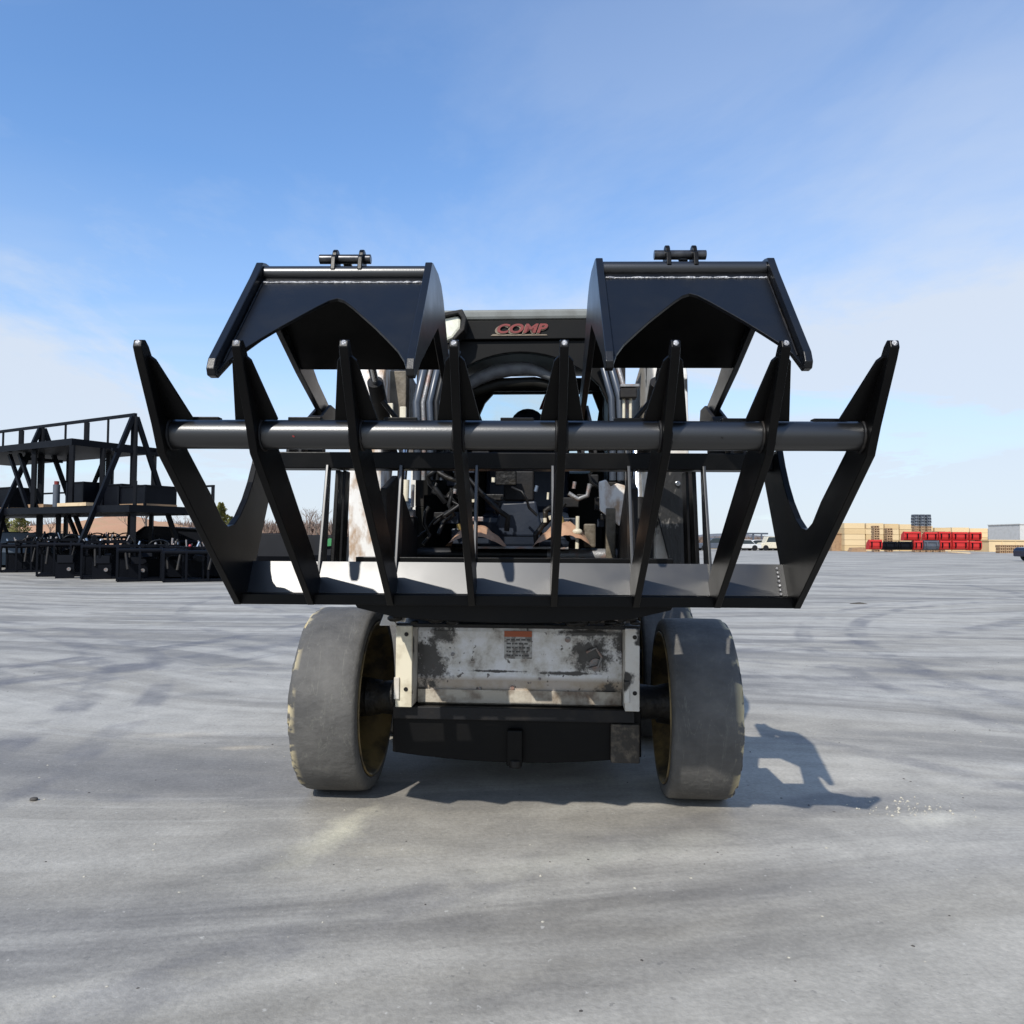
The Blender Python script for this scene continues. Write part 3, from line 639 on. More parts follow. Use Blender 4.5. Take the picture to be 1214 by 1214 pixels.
# axle housings
for y in (3.40, 4.44):
    for s in (-1, 1):
        L(MB().tube([(s*0.46, y, 0.40), (s*0.60, y, 0.40), (s*0.66, y, 0.40)], 0.075, 20, True, [0.085, 0.07, 0.085]), 'axle_housing', 'grease')
# chassis
L(MB().box((-0.50, 3.46, 0.20), (0.50, 5.05, 0.84)), 'chassis', 'dull', 0.01)
L(MB().prism([(3.352, 0.700), (3.358, 0.722), (3.40, 0.728), (3.40, 0.40), (3.352, 0.392)][::-1], -0.434, 0.454), 'front_panel', 'panel', 0.003)
L(MB().prism([(3.352, 0.445), (3.335, 0.452), (3.335, 0.395), (3.352, 0.385)], -0.43, 0.45), 'panel_flange', 'flange', 0.002)
# folded side flanges with bolt holes
for s, x0, x1 in ((-1, -0.505, -0.435), (1, 0.455, 0.515)):
    L(MB().prism([(x0, 0.40), (x0, 0.735), (x1, 0.735), (x1, 0.40), (x1-0.03, 0.375), (x1-0.03, 0.44), (x0+0.01 if s>0 else x0+0.02, 0.44)], 3.225, 3.24, 'y') if False else
      MB().box((x0, 3.225, 0.395), (x1, 3.24, 0.735)), 'side_flange', 'cream' if s < 0 else 'white', 0.003)
    L(MB().box((x0 if s>0 else x1-0.012, 3.24, 0.395), (x0+0.012 if s>0 else x1, 3.46, 0.735)), 'side_web', 'white', 0.002)
    for z in (0.70, 0.47):
        L(MB().tube([((x0+x1)/2+0.01, 3.228, z), ((x0+x1)/2+0.01, 3.2225, z)], 0.009, 14), 'bolt_hole', 'grease', 0)
    L(MB().box((x0-0.004, 3.215, 0.43), (x0+0.018, 3.26, 0.52)), 'hook_plate', 'white', 0.002)
L(MB().box((-0.51, 3.24, 0.728), (0.52, 3.47, 0.745)), 'top_flange', 'grease', 0.003)
# belly: curved dark plate under the front panel with a pale ledge
bel = [(-0.53, 0.385), (0.53, 0.385), (0.53, 0.20)] + [(0.53-1.06*i/16, 0.165+0.035*abs(1-2*i/16)**2 - 0.012) for i in range(17)] + [(-0.53, 0.20)]
L(MB().prism(bel, 3.30, 3.50, 'y'), 'belly_plate', 'cabblack', 0.004)
L(MB().box((-0.525, 3.275, 0.335), (0.50, 3.30, 0.388)), 'ledge_plate', 'dull', 0.003)
L(MB().box((0.40, 3.27, 0.17), (0.52, 3.298, 0.330)), 'bracket_plate', 'grimebracket', 0.004)
L(MB().box((-0.035, 3.255, 0.15), (0.03, 3.298, 0.30)), 'tow_bracket', 'cabblack', 0.006)
L(MB().tube([(0, 3.27, 0.145), (0, 3.27, 0.175)], 0.028, 14), 'tow_pin', 'grease', 0.002)
# warning label on the panel
lab = L(MB().box((-0.055, 3.3478, 0.585), (0.065, 3.3508, 0.705)), 'warning_label', 'labelgrey', 0)
MB().box((-0.055, 3.3458, 0.680), (0.065, 3.3474, 0.705)).build('label_header', M['orange'], lab)
il = MB()
lr = random.Random(5)
for r_ in range(5):
    z = 0.668-r_*0.017; x = -0.045
    while x < 0.05:
        ww = lr.uniform(0.006, 0.02); il.box((x, 3.3462, z-0.004), (min(x+ww, 0.058), 3.3474, z+0.003)); x += ww+0.005
il.build('label_text', M['labelink'], lab)
# holes, latch, hose details on panel
pr = random.Random(8)
for (x, z, r_) in ((-0.28, 0.60, .008), (-0.02, 0.46, .010), (-0.16, 0.455, .007), (0.34, 0.565, .028), (0.22, 0.67, .012), (0.355, 0.415, .018), (0.18, 0.42, .009), (-0.37, 0.70, .009), (0.10, 0.50, .006)):
    a = fan(14, r_, (x, z)); L(MB().prism(a, 3.344, 3.351, 'y'), 'bolt', 'greyp', 0.001)
L(MB().tube([(0.30, 3.335, 0.62), (0.34, 3.33, 0.64), (0.365, 3.33, 0.60), (0.35, 3.33, 0.56), (0.31, 3.335, 0.55)], 0.006, 8), 'tow_loop', 'greyp', 0)

# loader arms (vertical front posts, then back over the wheels)
armp = [(3.26, 0.92), (3.24, 1.00), (3.21, 1.42), (3.22, 1.62), (3.24, 1.80), (3.32, 1.93), (3.5, 2.0), (5.0, 1.78), (5.25, 1.62), (5.25, 1.48), (4.9, 1.50), (3.7, 1.66), (3.5, 1.55), (3.42, 1.35), (3.40, 0.98), (3.36, 0.92)]
for s in (-1, 1):
    a_ = L(MB().prism(armp, s*0.645-0.072, s*0.645+0.072), 'loader_arm', 'whitearm' if s < 0 else 'white', 0.012)
    L(MB().tube([(s*0.645-0.085, 3.32, 1.00), (s*0.645+0.085, 3.32, 1.00)], 0.04, 20), 'pivot_pin', 'greyp', 0.003)
    L(MB().box((s*0.69-0.055, 4.75, 0.6), (s*0.69+0.055, 5.1, 1.55)), 'rear_upright', 'white', 0.01)
    # tilt cylinder down the inside of the arm
    L(MB().tube([(s*0.52, 3.36, 1.28), (s*0.52, 3.30, 1.00)], 0.045, 20), 'tilt_cylinder', 'rubberhose', 0.003)
    L(MB().tube([(s*0.52, 3.46, 1.62), (s*0.52, 3.36, 1.28)], 0.022, 16), 'tilt_rod', 'chrome', 0)
    L(MB().box((s*0.56-0.015, 3.22, 0.92), (s*0.56+0.010, 3.36, 1.22)), 'arm_gusset', 'dull' if s > 0 else 'whitearm', 0.004)
# dark grime patch plate on the right arm (rubber pad)
L(MB().prism([(0.63, 1.02), (0.66, 0.96), (0.72, 0.96), (0.725, 1.40), (0.59, 1.41), (0.585, 1.20)], 3.19, 3.208, 'y'), 'arm_cover', 'armcover', 0.004)
L(MB().tube([(0.665, 3.192, 1.335), (0.665, 3.178, 1.335)], 0.010, 12), 'arm_bolt', 'chrome', 0.001)
# quick attach plate and cross tube
L(MB().tube([(-0.50, 3.30, 1.035), (0.13, 3.30, 1.035)], 0.030, 22), 'quick_attach_tube', 'rubberhose', 0)
L(MB().tube([(0.13, 3.30, 1.035), (0.50, 3.30, 1.035)], 0.030, 22), 'quick_attach_tube', 'greyp', 0)
L(MB().prism([(-0.55, 0.99), (0.55, 0.99), (0.56, 0.84), (0.30, 0.805), (-0.30, 0.80), (-0.50, 0.83)], 3.06, 3.10, 'y'), 'quick_attach_plate', 'dull', 0.004)
for s in (-1, 1): L(MB().prism([(2.68, 0.92), (2.68, 1.28), (2.86, 1.34), (3.30, 1.10), (3.36, 0.95), (3.10, 0.84)], s*0.44-0.012, s*0.44+0.012), 'quick_attach_side', 'dull', 0.004)
L(MB().box((-0.50, 2.655, 0.93), (0.50, 2.675, 1.02)), 'quick_attach_face', 'dull', 0.004)
sh = [(-0.54, 3.24), (0.50, 3.24), (0.50, 2.86), (0.16, 2.86), (0.13, 2.94), (0.00, 2.94), (-0.02, 2.87), (-0.09, 2.87), (-0.11, 2.94), (-0.20, 2.94), (-0.22, 2.86), (-0.50, 2.86), (-0.52, 2.93), (-0.54, 2.95)]  # added shelf that shades the front panel; its notches let light slits through
L(MB().prism(sh, 0.842, 0.856, 'z'), 'added_shade_shelf', 'dull', 0.003)
L(MB().box((-0.22, 3.22, 1.062), (0.22, 3.36, 1.072)), 'step_plate', 'greyp', 0.002)
gm = MB(); g_r = random.Random(12)
for i in range(46):
    x = g_r.choice((g_r.uniform(-0.52, -0.25), g_r.uniform(0.15, 0.5))); gm.ball((x, 3.12+g_r.uniform(0, .08), 0.775+g_r.uniform(-.02, .05)), g_r.uniform(.008, .026), (1.5, 1, .7), 7, 5)
tag(L(gm, 'grease_clods', 'grease', 0), kind='stuff')
for (x, z, c) in ((0.29, 0.80, 'greyp'), (0.33, 0.79, 'cream'), (0.40, 0.79, 'greyp'), (-0.52, 0.80, 'cream'), (-0.47, 0.775, 'white')):
    L(MB().cbox((x, 3.14, z), (0.045, 0.03, 0.022), (0, 0.2, 0.3)), 'grease_fitting', c, 0.003)
L(MB().prism([(-0.575, 0.735), (-0.55, 0.80), (-0.53, 0.79), (-0.50, 0.735)], 3.22, 3.235, 'y'), 'corner_gusset', 'white', 0.002)

# cab: walls, roof, opening, rear window
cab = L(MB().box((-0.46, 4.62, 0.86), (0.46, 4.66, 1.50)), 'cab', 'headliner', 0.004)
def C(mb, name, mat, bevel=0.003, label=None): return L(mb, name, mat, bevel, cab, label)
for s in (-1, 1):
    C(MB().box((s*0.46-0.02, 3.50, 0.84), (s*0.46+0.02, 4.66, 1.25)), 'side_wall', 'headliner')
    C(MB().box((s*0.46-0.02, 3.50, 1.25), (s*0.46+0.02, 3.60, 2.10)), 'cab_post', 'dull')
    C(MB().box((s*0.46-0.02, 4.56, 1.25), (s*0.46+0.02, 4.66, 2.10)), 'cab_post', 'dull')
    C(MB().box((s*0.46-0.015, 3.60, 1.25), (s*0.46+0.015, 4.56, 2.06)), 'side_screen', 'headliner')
C(MB().box((-0.48, 3.46, 2.104), (0.48, 4.70, 2.152)), 'cab_roof', 'roofdust', 0.014)
C(MB().box((-0.47, 3.47, 2.015), (0.47, 3.51, 2.103)), 'roof_header', 'cabblack', 0.004)
# front header with curved opening
op = [(-0.44, 2.014), (-0.44, 1.30), (-0.40, 1.30)] + [(-0.40+0.80*i/20, 1.72+0.24*math.sin(math.pi*i/20)**0.55) for i in range(21)] + [(0.40, 1.30), (0.44, 1.30), (0.44, 2.014)]
C(MB().prism(op, 3.49, 3.53, 'y'), 'door_frame', 'cabblack', 0.004)
C(MB().box((-0.43, 4.57, 1.992), (0.43, 4.61, 2.05)), 'rear_header', 'headliner')
rw = [(-0.44, 2.05), (-0.44, 1.50), (0.44, 1.50), (0.44, 2.05)]
# rear wall above 1.5 with window hole, made as four strips
C(MB().box((-0.44, 4.62, 1.985), (0.44, 4.655, 2.08)), 'rear_frame', 'headliner')
C(MB().prism([(-0.44, 1.985), (-0.44, 1.50), (-0.20, 1.50), (-0.27, 1.78), (-0.30, 1.86), (-0.27, 1.93), (-0.22, 1.985)], 4.62, 4.655, 'y'), 'rear_frame', 'headliner')
C(MB().prism([(0.44, 1.985), (0.44, 1.50), (0.38, 1.50), (0.40, 1.75), (0.42, 1.88), (0.38, 1.985)], 4.62, 4.655, 'y'), 'rear_frame', 'headliner')
C(MB().box((-0.31, 4.636, 1.50), (0.42, 4.640, 1.985)), 'rear_window', 'glass', 0)
C(MB().box((0.075, 4.60, 1.50), (0.44, 4.61, 1.99)) if False else MB().prism([(0.06, 1.885), (0.11, 1.885), (0.125, 1.975), (0.095, 1.975)], 4.60, 4.606, 'y'), 'window_sticker', 'reddecal', 0)
# grey curved bar across the opening top
arc = [(-0.30, 3.60, 1.79), (-0.26, 3.60, 1.83), (-0.20, 3.60, 1.865), (-0.13, 3.60, 1.892), (-0.05, 3.60, 1.906), (0.03, 3.60, 1.910), (0.08, 3.60, 1.895), (0.16, 3.60, 1.86)]
C(MB().tube(arc, 0.03, 14, True, [.028,.03,.032,.034,.034,.030,.024,.02]), 'padded_bar', 'visor', 0)
C(MB().tube([(-0.26, 3.64, 1.80), (-0.10, 3.64, 1.845), (0.06, 3.64, 1.85), (0.16, 3.64, 1.83)], 0.028, 12), 'padded_bar', 'headliner', 0)
# seat
C(MB().prism([(3.95, 1.05), (3.93, 1.22), (4.30, 1.26), (4.42, 1.75), (4.52, 1.76), (4.48, 1.05)], -0.24, 0.24), 'seat', 'seat', 0.03)
C(MB().ball((0.0, 4.45, 1.76), 0.11, (0.8, 0.5, 0.75), 18, 10), 'headrest', 'reddecal', 0)
C(MB().ball((0.0, 4.42, 1.765), 0.118, (0.85, 0.4, 0.8), 18, 10), 'headrest_cover', 'seat', 0)
C(MB().box((-0.45, 3.50, 0.84), (0.45, 4.62, 0.88)), 'cab_floor', 'dull', 0.004)
C(MB().prism([(-0.085, 1.115), (-0.11, 1.17), (-0.08, 1.27), (0.075, 1.28), (0.10, 1.17), (0.08, 1.115)], 3.52, 3.58, 'y'), 'centre_console', 'seat', 0.01)
C(MB().box((-0.075, 3.53, 1.28), (0.065, 3.60, 1.42)), 'console_panel', 'dull', 0.008)
# roof lamp with bracket
lp = C(MB().prism([(-0.345, 2.115), (-0.255, 2.130), (-0.235, 2.09), (-0.245, 2.035), (-0.29, 1.99), (-0.30, 2.0), (-0.262, 2.045), (-0.258, 2.09), (-0.275, 2.110), (-0.345, 2.095)], 3.38, 3.47, 'y'), 'lamp_housing', 'dull', 0.004)
C(MB().prism([(-0.345, 2.094), (-0.278, 2.108), (-0.263, 2.09), (-0.265, 2.048), (-0.30, 2.005), (-0.345, 1.985)], 3.40, 3.455, 'y'), 'work_lamp', 'lamp', 0.012)
# decal on the header: red slanted capitals over a cream block
def text_mesh(txt, size, shear, ext):
    cu = bpy.data.curves.new('t', 'FONT'); cu.body = txt; cu.size = size; cu.shear = shear; cu.extrude = ext; cu.offset = size*0.035; cu.space_character = 1.02
    o = bpy.data.objects.new('t', cu); COL.objects.link(o)
    me = bpy.data.meshes.new_from_object(o); bpy.data.objects.remove(o); return me
def text_obj(txt, size, loc, mat, shear=0.25, ext=0.0015, parent=None):
    me = text_mesh(txt, size, shear, ext); me.materials.clear(); me.materials.append(mat)
    o = bpy.data.objects.new('lettering', me); COL.objects.link(o); o.parent = parent; o.location = loc; o.rotation_euler = (R(90), 0, 0); return o
o = text_obj('COMP', 0.058, (-0.122, 3.4655, 2.038), M['creamdecal'], parent=cab)
o.scale.x = 1.42
o = text_obj('COMP', 0.056, (-0.112, 3.4622, 2.043), M['reddecal'], parent=cab)
o.scale.x = 1.42
C(MB().prism([(-0.135, 2.030), (-0.125, 2.038), (0.12, 2.035), (0.125, 2.030)], 3.466, 3.4695, 'y'), 'decal_bar', 'creamdecal', 0)

# clutter between cab and quick attach: pipes, valves, hoses, plates
k_r = random.Random(21)
def pipe(pts, r, mat, name='hydraulic_pipe'): return L(MB().tube(pts, r, 12), name, mat, 0)
# left: blue-grey cylinder with pale fittings
pipe([(-0.595, 3.24, 1.265), (-0.445, 3.24, 1.245)], 0.028, 'steelblue', 'hydraulic_coupler')
pipe([(-0.60, 3.24, 1.268), (-0.575, 3.24, 1.265)], 0.034, 'steelblue', 'hydraulic_coupler')
pipe([(-0.462, 3.20, 1.35), (-0.465, 3.20, 1.26)], 0.013, 'cream', 'hydraulic_pipe')
pipe([(-0.434, 3.20, 1.33), (-0.436, 3.20, 1.235)], 0.007, 'greyp', 'hydraulic_pipe')
L(MB().box((-0.575, 3.25, 1.195), (-0.44, 3.30, 1.228)), 'valve_block', 'greyp', 0.004)
L(MB().box((-0.55, 3.26, 0.98), (-0.44, 3.36, 1.20)), 'hose_guard', 'rubberhose', 0.006)
# hose bundles by the cab posts
for (x, mt, r_) in ((-0.445, 'hose', .018), (-0.415, 'greyp', .010), (-0.385, 'hose', .016), (-0.355, 'rubberhose', .014), (-0.335, 'hose', .009)):
    pipe([(x, 3.34, 1.36), (x+0.004, 3.33, 1.55), (x-0.004, 3.33, 1.70), (x+0.025, 3.36, 1.86), (x+0.06, 3.44, 1.95)], r_, mt, 'hydraulic_hose')
for (x, mt, r_) in ((0.36, 'hose', .014), (0.395, 'hose', .016), (0.425, 'greyp', .011)):
    pipe([(x+0.05, 3.34, 1.36), (x+0.05, 3.33, 1.60), (x+0.045, 3.33, 1.72), (x+0.01, 3.36, 1.86), (x-0.03, 3.40, 1.95)], r_, mt, 'hydraulic_hose')
pipe([(0.452, 3.26, 1.50), (0.452, 3.26, 1.72)], 0.0065, 'cream', 'cylinder_rod'); pipe([(0.480, 3.26, 1.50), (0.480, 3.26, 1.72)], 0.0065, 'cream', 'cylinder_rod')
L(MB().box((0.435, 3.23, 1.70), (0.505, 3.29, 1.74)), 'rod_bracket', 'dull', 0.004)
L(MB().box((0.435, 3.225, 1.745), (0.515, 3.28, 1.757)), 'rod_cap', 'greyp', 0.002)
L(MB().box((0.53, 3.28, 1.50), (0.60, 3.40, 1.68)), 'mount_block', 'tan', 0.006)
L(MB().box((-0.62, 3.36, 1.55), (-0.50, 3.44, 1.85)), 'mount_block', 'tan', 0.006)
L(MB().box((-0.595, 3.25, 1.52), (-0.535, 3.27, 1.685)), 'cover_plate', 'cream', 0.003)
L(MB().box((-0.505, 3.25, 1.50), (-0.478, 3.27, 1.67)), 'cover_plate', 'cream', 0.003)
# chipped white plate and tan bar on the right
L(MB().prism([(0.345, 1.345), (0.375, 1.355), (0.395, 1.325), (0.42, 1.34), (0.455, 1.33), (0.465, 1.20), (0.43, 1.16), (0.39, 1.195), (0.35, 1.225)], 3.225, 3.24, 'y'), 'chipped_cover', 'whitearm', 0.004)
L(MB().box((0.375, 3.22, 0.98), (0.415, 3.25, 1.235)), 'tan_bar', 'tan', 0.004)
L(MB().box((0.43, 3.22, 0.98), (0.47, 3.25, 1.06)), 'tan_bar', 'tan', 0.004)
L(MB().box((0.285, 3.26, 1.07), (0.335, 3.30, 1.17)), 'tan_bar', 'tan', 0.006)
pipe([(0.255, 3.20, 1.065), (0.257, 3.20, 1.20)], 0.008, 'cream', 'lever'); L(MB().ball((0.256, 3.20, 1.135), 0.018, (1.2, .8, .8)), 'lever_knob', 'cream', 0)
# clay-coloured mounds of packed dirt on the step
for (xa, xb, zt, sd) in ((0.07, 0.315, 1.178, 1), (-0.29, -0.045, 1.165, 2)):
    m_ = MB(); vs = []; n = 22; r2 = random.Random(sd); nb = 8
    for j in range(nb+1):
        for i in range(n+1):
            u = i/n; v = j/nb
            prof = math.sin(math.pi*min(1, (u if sd == 1 else 1-u)**1.15))**0.75 if 0 < u < 1 else 0
            z = 1.072 + (zt-1.072)*prof*math.sin(math.pi*(0.15+0.85*v*0.6))*(1+0.06*math.sin(u*23+v*9)) + r2.uniform(-.002,.002)
            vs.append((xa+(xb-xa)*u, 3.17+0.17*v, z))
    fs = [(j*(n+1)+i, j*(n+1)+i+1, (j+1)*(n+1)+i+1, (j+1)*(n+1)+i) for j in range(nb) for i in range(n)]
    L(m_.add(vs, fs, True), 'packed_dirt', 'clay', 0)
# assorted dark machinery: boxes and hoses filling the footwell front
for i in range(26):
    x = k_r.uniform(-0.42, 0.42); z = k_r.uniform(1.10, 1.46); y = k_r.uniform(3.36, 3.47)
    if abs(x) < 0.12 and z < 1.3: continue
    sx_, sz_ = k_r.uniform(0.03, 0.10), k_r.uniform(0.02, 0.07)
    L(MB().box((x, y, z), (x+sx_, y+0.04, z+sz_)), 'valve_part', k_r.choice(['dull', 'dull', 'grease', 'grease', 'seat', 'grease']), 0.004)
for i in range(16):
    x = k_r.uniform(-0.42, 0.42); z = k_r.uniform(1.2, 1.45)
    pts = [(x, 3.34, z)]
    for k in range(4): pts.append((pts[-1][0]+k_r.uniform(-.06,.06), 3.32+k_r.uniform(-.03,.05), pts[-1][2]-k_r.uniform(0.02, .06)))
    pipe(pts, k_r.choice((.006, .009, .012)), k_r.choice(['rubberhose', 'rubberhose', 'rubberhose', 'grease']), 'small_hose')
for i in range(16):
    x = k_r.uniform(-0.40, 0.40); z = k_r.uniform(1.10, 1.40)
    if abs(x) < 0.1 and z < 1.28: continue
    pipe([(x, 3.30, z), (x+k_r.uniform(-.01,.01), 3.30, z+k_r.uniform(.012,.03))], k_r.choice((.005, .008)), k_r.choice(['brass', 'greyp', 'steelblue', 'cream']), 'fitting')
L(MB().tube([(0.22, 3.28, 1.30), (0.26, 3.28, 1.275), (0.30, 3.28, 1.29), (0.31, 3.28, 1.34)], 0.010, 10), 'small_hose', 'greyp', 0)
L(MB().box((-0.24, 3.34, 1.18), (-0.15, 3.37, 1.20)), 'pedal', 'greyp', 0.003)
L(MB().box((0.11, 3.42, 1.10), (0.26, 3.45, 1.20)), 'kick_panel', 'seat', 0.006)
L(MB().box((-0.30, 3.42, 1.08), (-0.13, 3.45, 1.15)), 'kick_panel', 'seat', 0.006)
# rear body
L(MB().prism([(4.66, 0.84), (4.66, 1.52), (5.30, 1.45), (5.42, 1.30), (5.42, 0.35), (5.05, 0.30)], -0.5, 0.5), 'engine_cover', 'white', 0.02)
for s in (-1, 1):
    L(MB().box((s*0.50 - (0.012 if s<0 else 0), 3.47, 0.78), (s*0.50+(0.012 if s>0 else 0), 5.05, 0.88)), 'side_rail', 'white', 0.003)

# ------------------------------------------------------------------ LEFT YARD: steel storage rack
U = Vector((-0.872, 0.49, 0)); V = Vector((0.49, 0.872, 0)); C0 = Vector((-13.6, 22.6, 0))
def rp(u, v, z): return C0 + U*u + V*v + Vector((0, 0, z))
rack = empty('steel_storage_rack', rp(2, 1.2, 0))
tag(rack, 'tall black two-level steel rack with a ridge rail, at the left of the yard', 'rack')
def K(mb, name, mat='navy', label=None):
    o = mb.build(name, M[mat], None, 0); o.parent = rack; o.location = -rack.location
    return o
def slab(u0, u1, v0, v1, z0, z1):
    vs = [rp(u, v, z) for z in (z0, z1) for (u, v) in ((u0,v0),(u1,v0),(u1,v1),(u0,v1))]
    return MB().add(vs, [(0,3,2,1),(4,5,6,7),(0,1,5,4),(1,2,6,5),(2,3,7,6),(3,0,4,7)])
K(slab(0, 9.0, 0, 2.8, 3.86, 4.06), 'upper_deck'); K(slab(-2.9, 9.0, 0.9 if False else 0.0, 2.9, 1.82, 2.02), 'lower_deck')
K(MB().bar(rp(-1.35, 1.15, 4.83), rp(9, 1.15, 4.83), 0.09, 0.09), 'ridge_rail')
for u in (0.05, 1.2, 2.4, 5.1, 6.3, 7.5, 8.7): K(MB().bar(rp(u, 1.15, 4.06), rp(u, 1.15, 4.79), 0.05, 0.05), 'rail_post')
for u in (1.2, 5.1): K(MB().bar(rp(u, 1.15, 4.06), rp(u, 1.15, 4.78), 0.12, 0.12), 'rail_post')
for u in (-1.3, 3.8, 8.8):
    K(MB().bar(rp(u, 1.15, 0), rp(u, 1.15, 4.78), 0.16, 0.12), 'centre_post')
    for s in (-1, 1): K(MB().bar(rp(u, 1.15+s*1.9, 0.05), rp(u, 1.15+s*0.06, 4.76), 0.11, 0.13), 'slanted_leg')
    K(MB().bar(rp(u, 0.45, 3.7), rp(u, 1.85, 3.7), 0.08, 0.1), 'leg_tie')
for (u, v) in ((0.05, 0.05), (0.05, 1.0), (0.05, 2.75), (2.4, 0.2), (2.4, 2.75), (5.0, 0.1), (5.0, 2.75), (1.2, 1.9), (6.6, 0.1), (3.1, 1.7)):
    K(MB().bar(rp(u, v, 2.02), rp(u, v, 3.86), 0.13, 0.10), 'deck_post')
for (u, v) in ((-2.8, 0.2), (-2.8, 2.8), (0.05, 2.7), (2.4, 1.0), (5.0, 2.7), (1.2, 2.7)):
    K(MB().bar(rp(u, v, 0), rp(u, v, 1.82), 0.12, 0.10), 'deck_post')
K(MB().bar(rp(-2.85, 2.8, 2.02), rp(-2.85, 2.8, 2.75), 0.08, 0.08), 'rail_post'); K(MB().bar(rp(-2.85, 0.2, 2.02), rp(-2.85, 0.2, 2.70), 0.08, 0.08), 'rail_post')
K(MB().bar(rp(-2.9, 2.8, 2.72), rp(8.8, 2.8, 2.72), 0.06, 0.06), 'guard_rail'); K(MB().bar(rp(-1.3, 2.8, 3.9), rp(0, 2.8, 3.9), 0.06, 0.25), 'guard_rail')
K(MB().bar(rp(2.9, 0.3, 2.02), rp(4.1, 0.3, 3.8), 0.10, 0.10), 'brace'); K(MB().bar(rp(2.3, 0.3, 2.02), rp(3.5, 0.3, 3.8), 0.10, 0.10), 'brace')
K(MB().bar(rp(3.8, 2.6, 2.02), rp(2.6, 2.6, 3.8), 0.10, 0.10), 'brace'); K(MB().bar(rp(5.0, 0.3, 2.02), rp(6.2, 0.3, 3.6), 0.10, 0.10), 'brace')
K(MB().bar(rp(1.0, 1.3, 0), rp(2.4, 1.3, 1.82), 0.10, 0.10), 'brace'); K(MB().bar(rp(5.6, 0.6, 0), rp(5.0, 0.6, 1.82), 0.10, 0.10), 'brace')
# goods on the rack
def crate(u0, u1, v0, v1, z0, z1, label, mat='navy', slats=4):
    e = empty('steel_crate', rp((u0+u1)/2, (v0+v1)/2, z0)); tag(e, label, 'crate', 'crates on the steel rack')
    def kk(mb, n, m): o = mb.build(n, M[m], None, 0); o.parent = e; o.location = -e.location
    kk(slab(u0, u1, v0, v1, z0+0.06, z1-0.04), 'body', mat)
    kk(slab(u0-.03, u1+.03, v0-.03, v1+.03, z1-0.04, z1), 'lid', mat)
    for uu in (u0, u1): kk(slab(uu-.04, uu+.04, v0-.05, v0, z0, z1), 'corner_post', mat)
    kk(slab(u0, u1, v0-.02, v1+.02, z0, z0+0.06), 'skid', 'wood')
crate(0.15, 1.0, 0.5, 1.2, 2.02, 2.80, 'dark crate on the lower deck just left of the near corner post')
crate(-1.15, -0.2, 0.9, 1.8, 2.02, 2.72, 'dark crate on the lower deck between corner post and slanted leg')
crate(-2.75, -1.5, 0.6, 1.6, 2.02, 2.62, 'wide dark crate at the right end of the lower deck')
crate(4.2, 5.4, 0.4, 1.4, 2.02, 2.75, 'dark crate at the left edge of the photo on the lower deck')
tag(slab(2.0, 3.0, 0.3, 0.9, 2.022, 2.14).build('wood_pallet', M['wood'], None), 'brown wooden pallet on the lower deck beside a red topped canister', 'pallet')
tag(slab(-0.9, 0.6, -0.05, 0.35, 2.022, 2.12).build('wood_plank_bundle', M['paleboard'], None), 'pale planks on the front edge of the lower deck', 'planks')
cn = MB().tube([rp(1.65, 0.5, 2.02), rp(1.65, 0.5, 2.75)], 0.10, 14).build('canister', M['slateblue'], None); tag(cn, 'slim dark canister with a red cap on the lower deck', 'canister')
cp = MB().tube([rp(1.65, 0.5, 2.75)-rp(0,0,0)+rp(0,0,0), rp(1.65, 0.5, 2.86)], 0.07, 12).build('cap', M['reddecal'], cn)

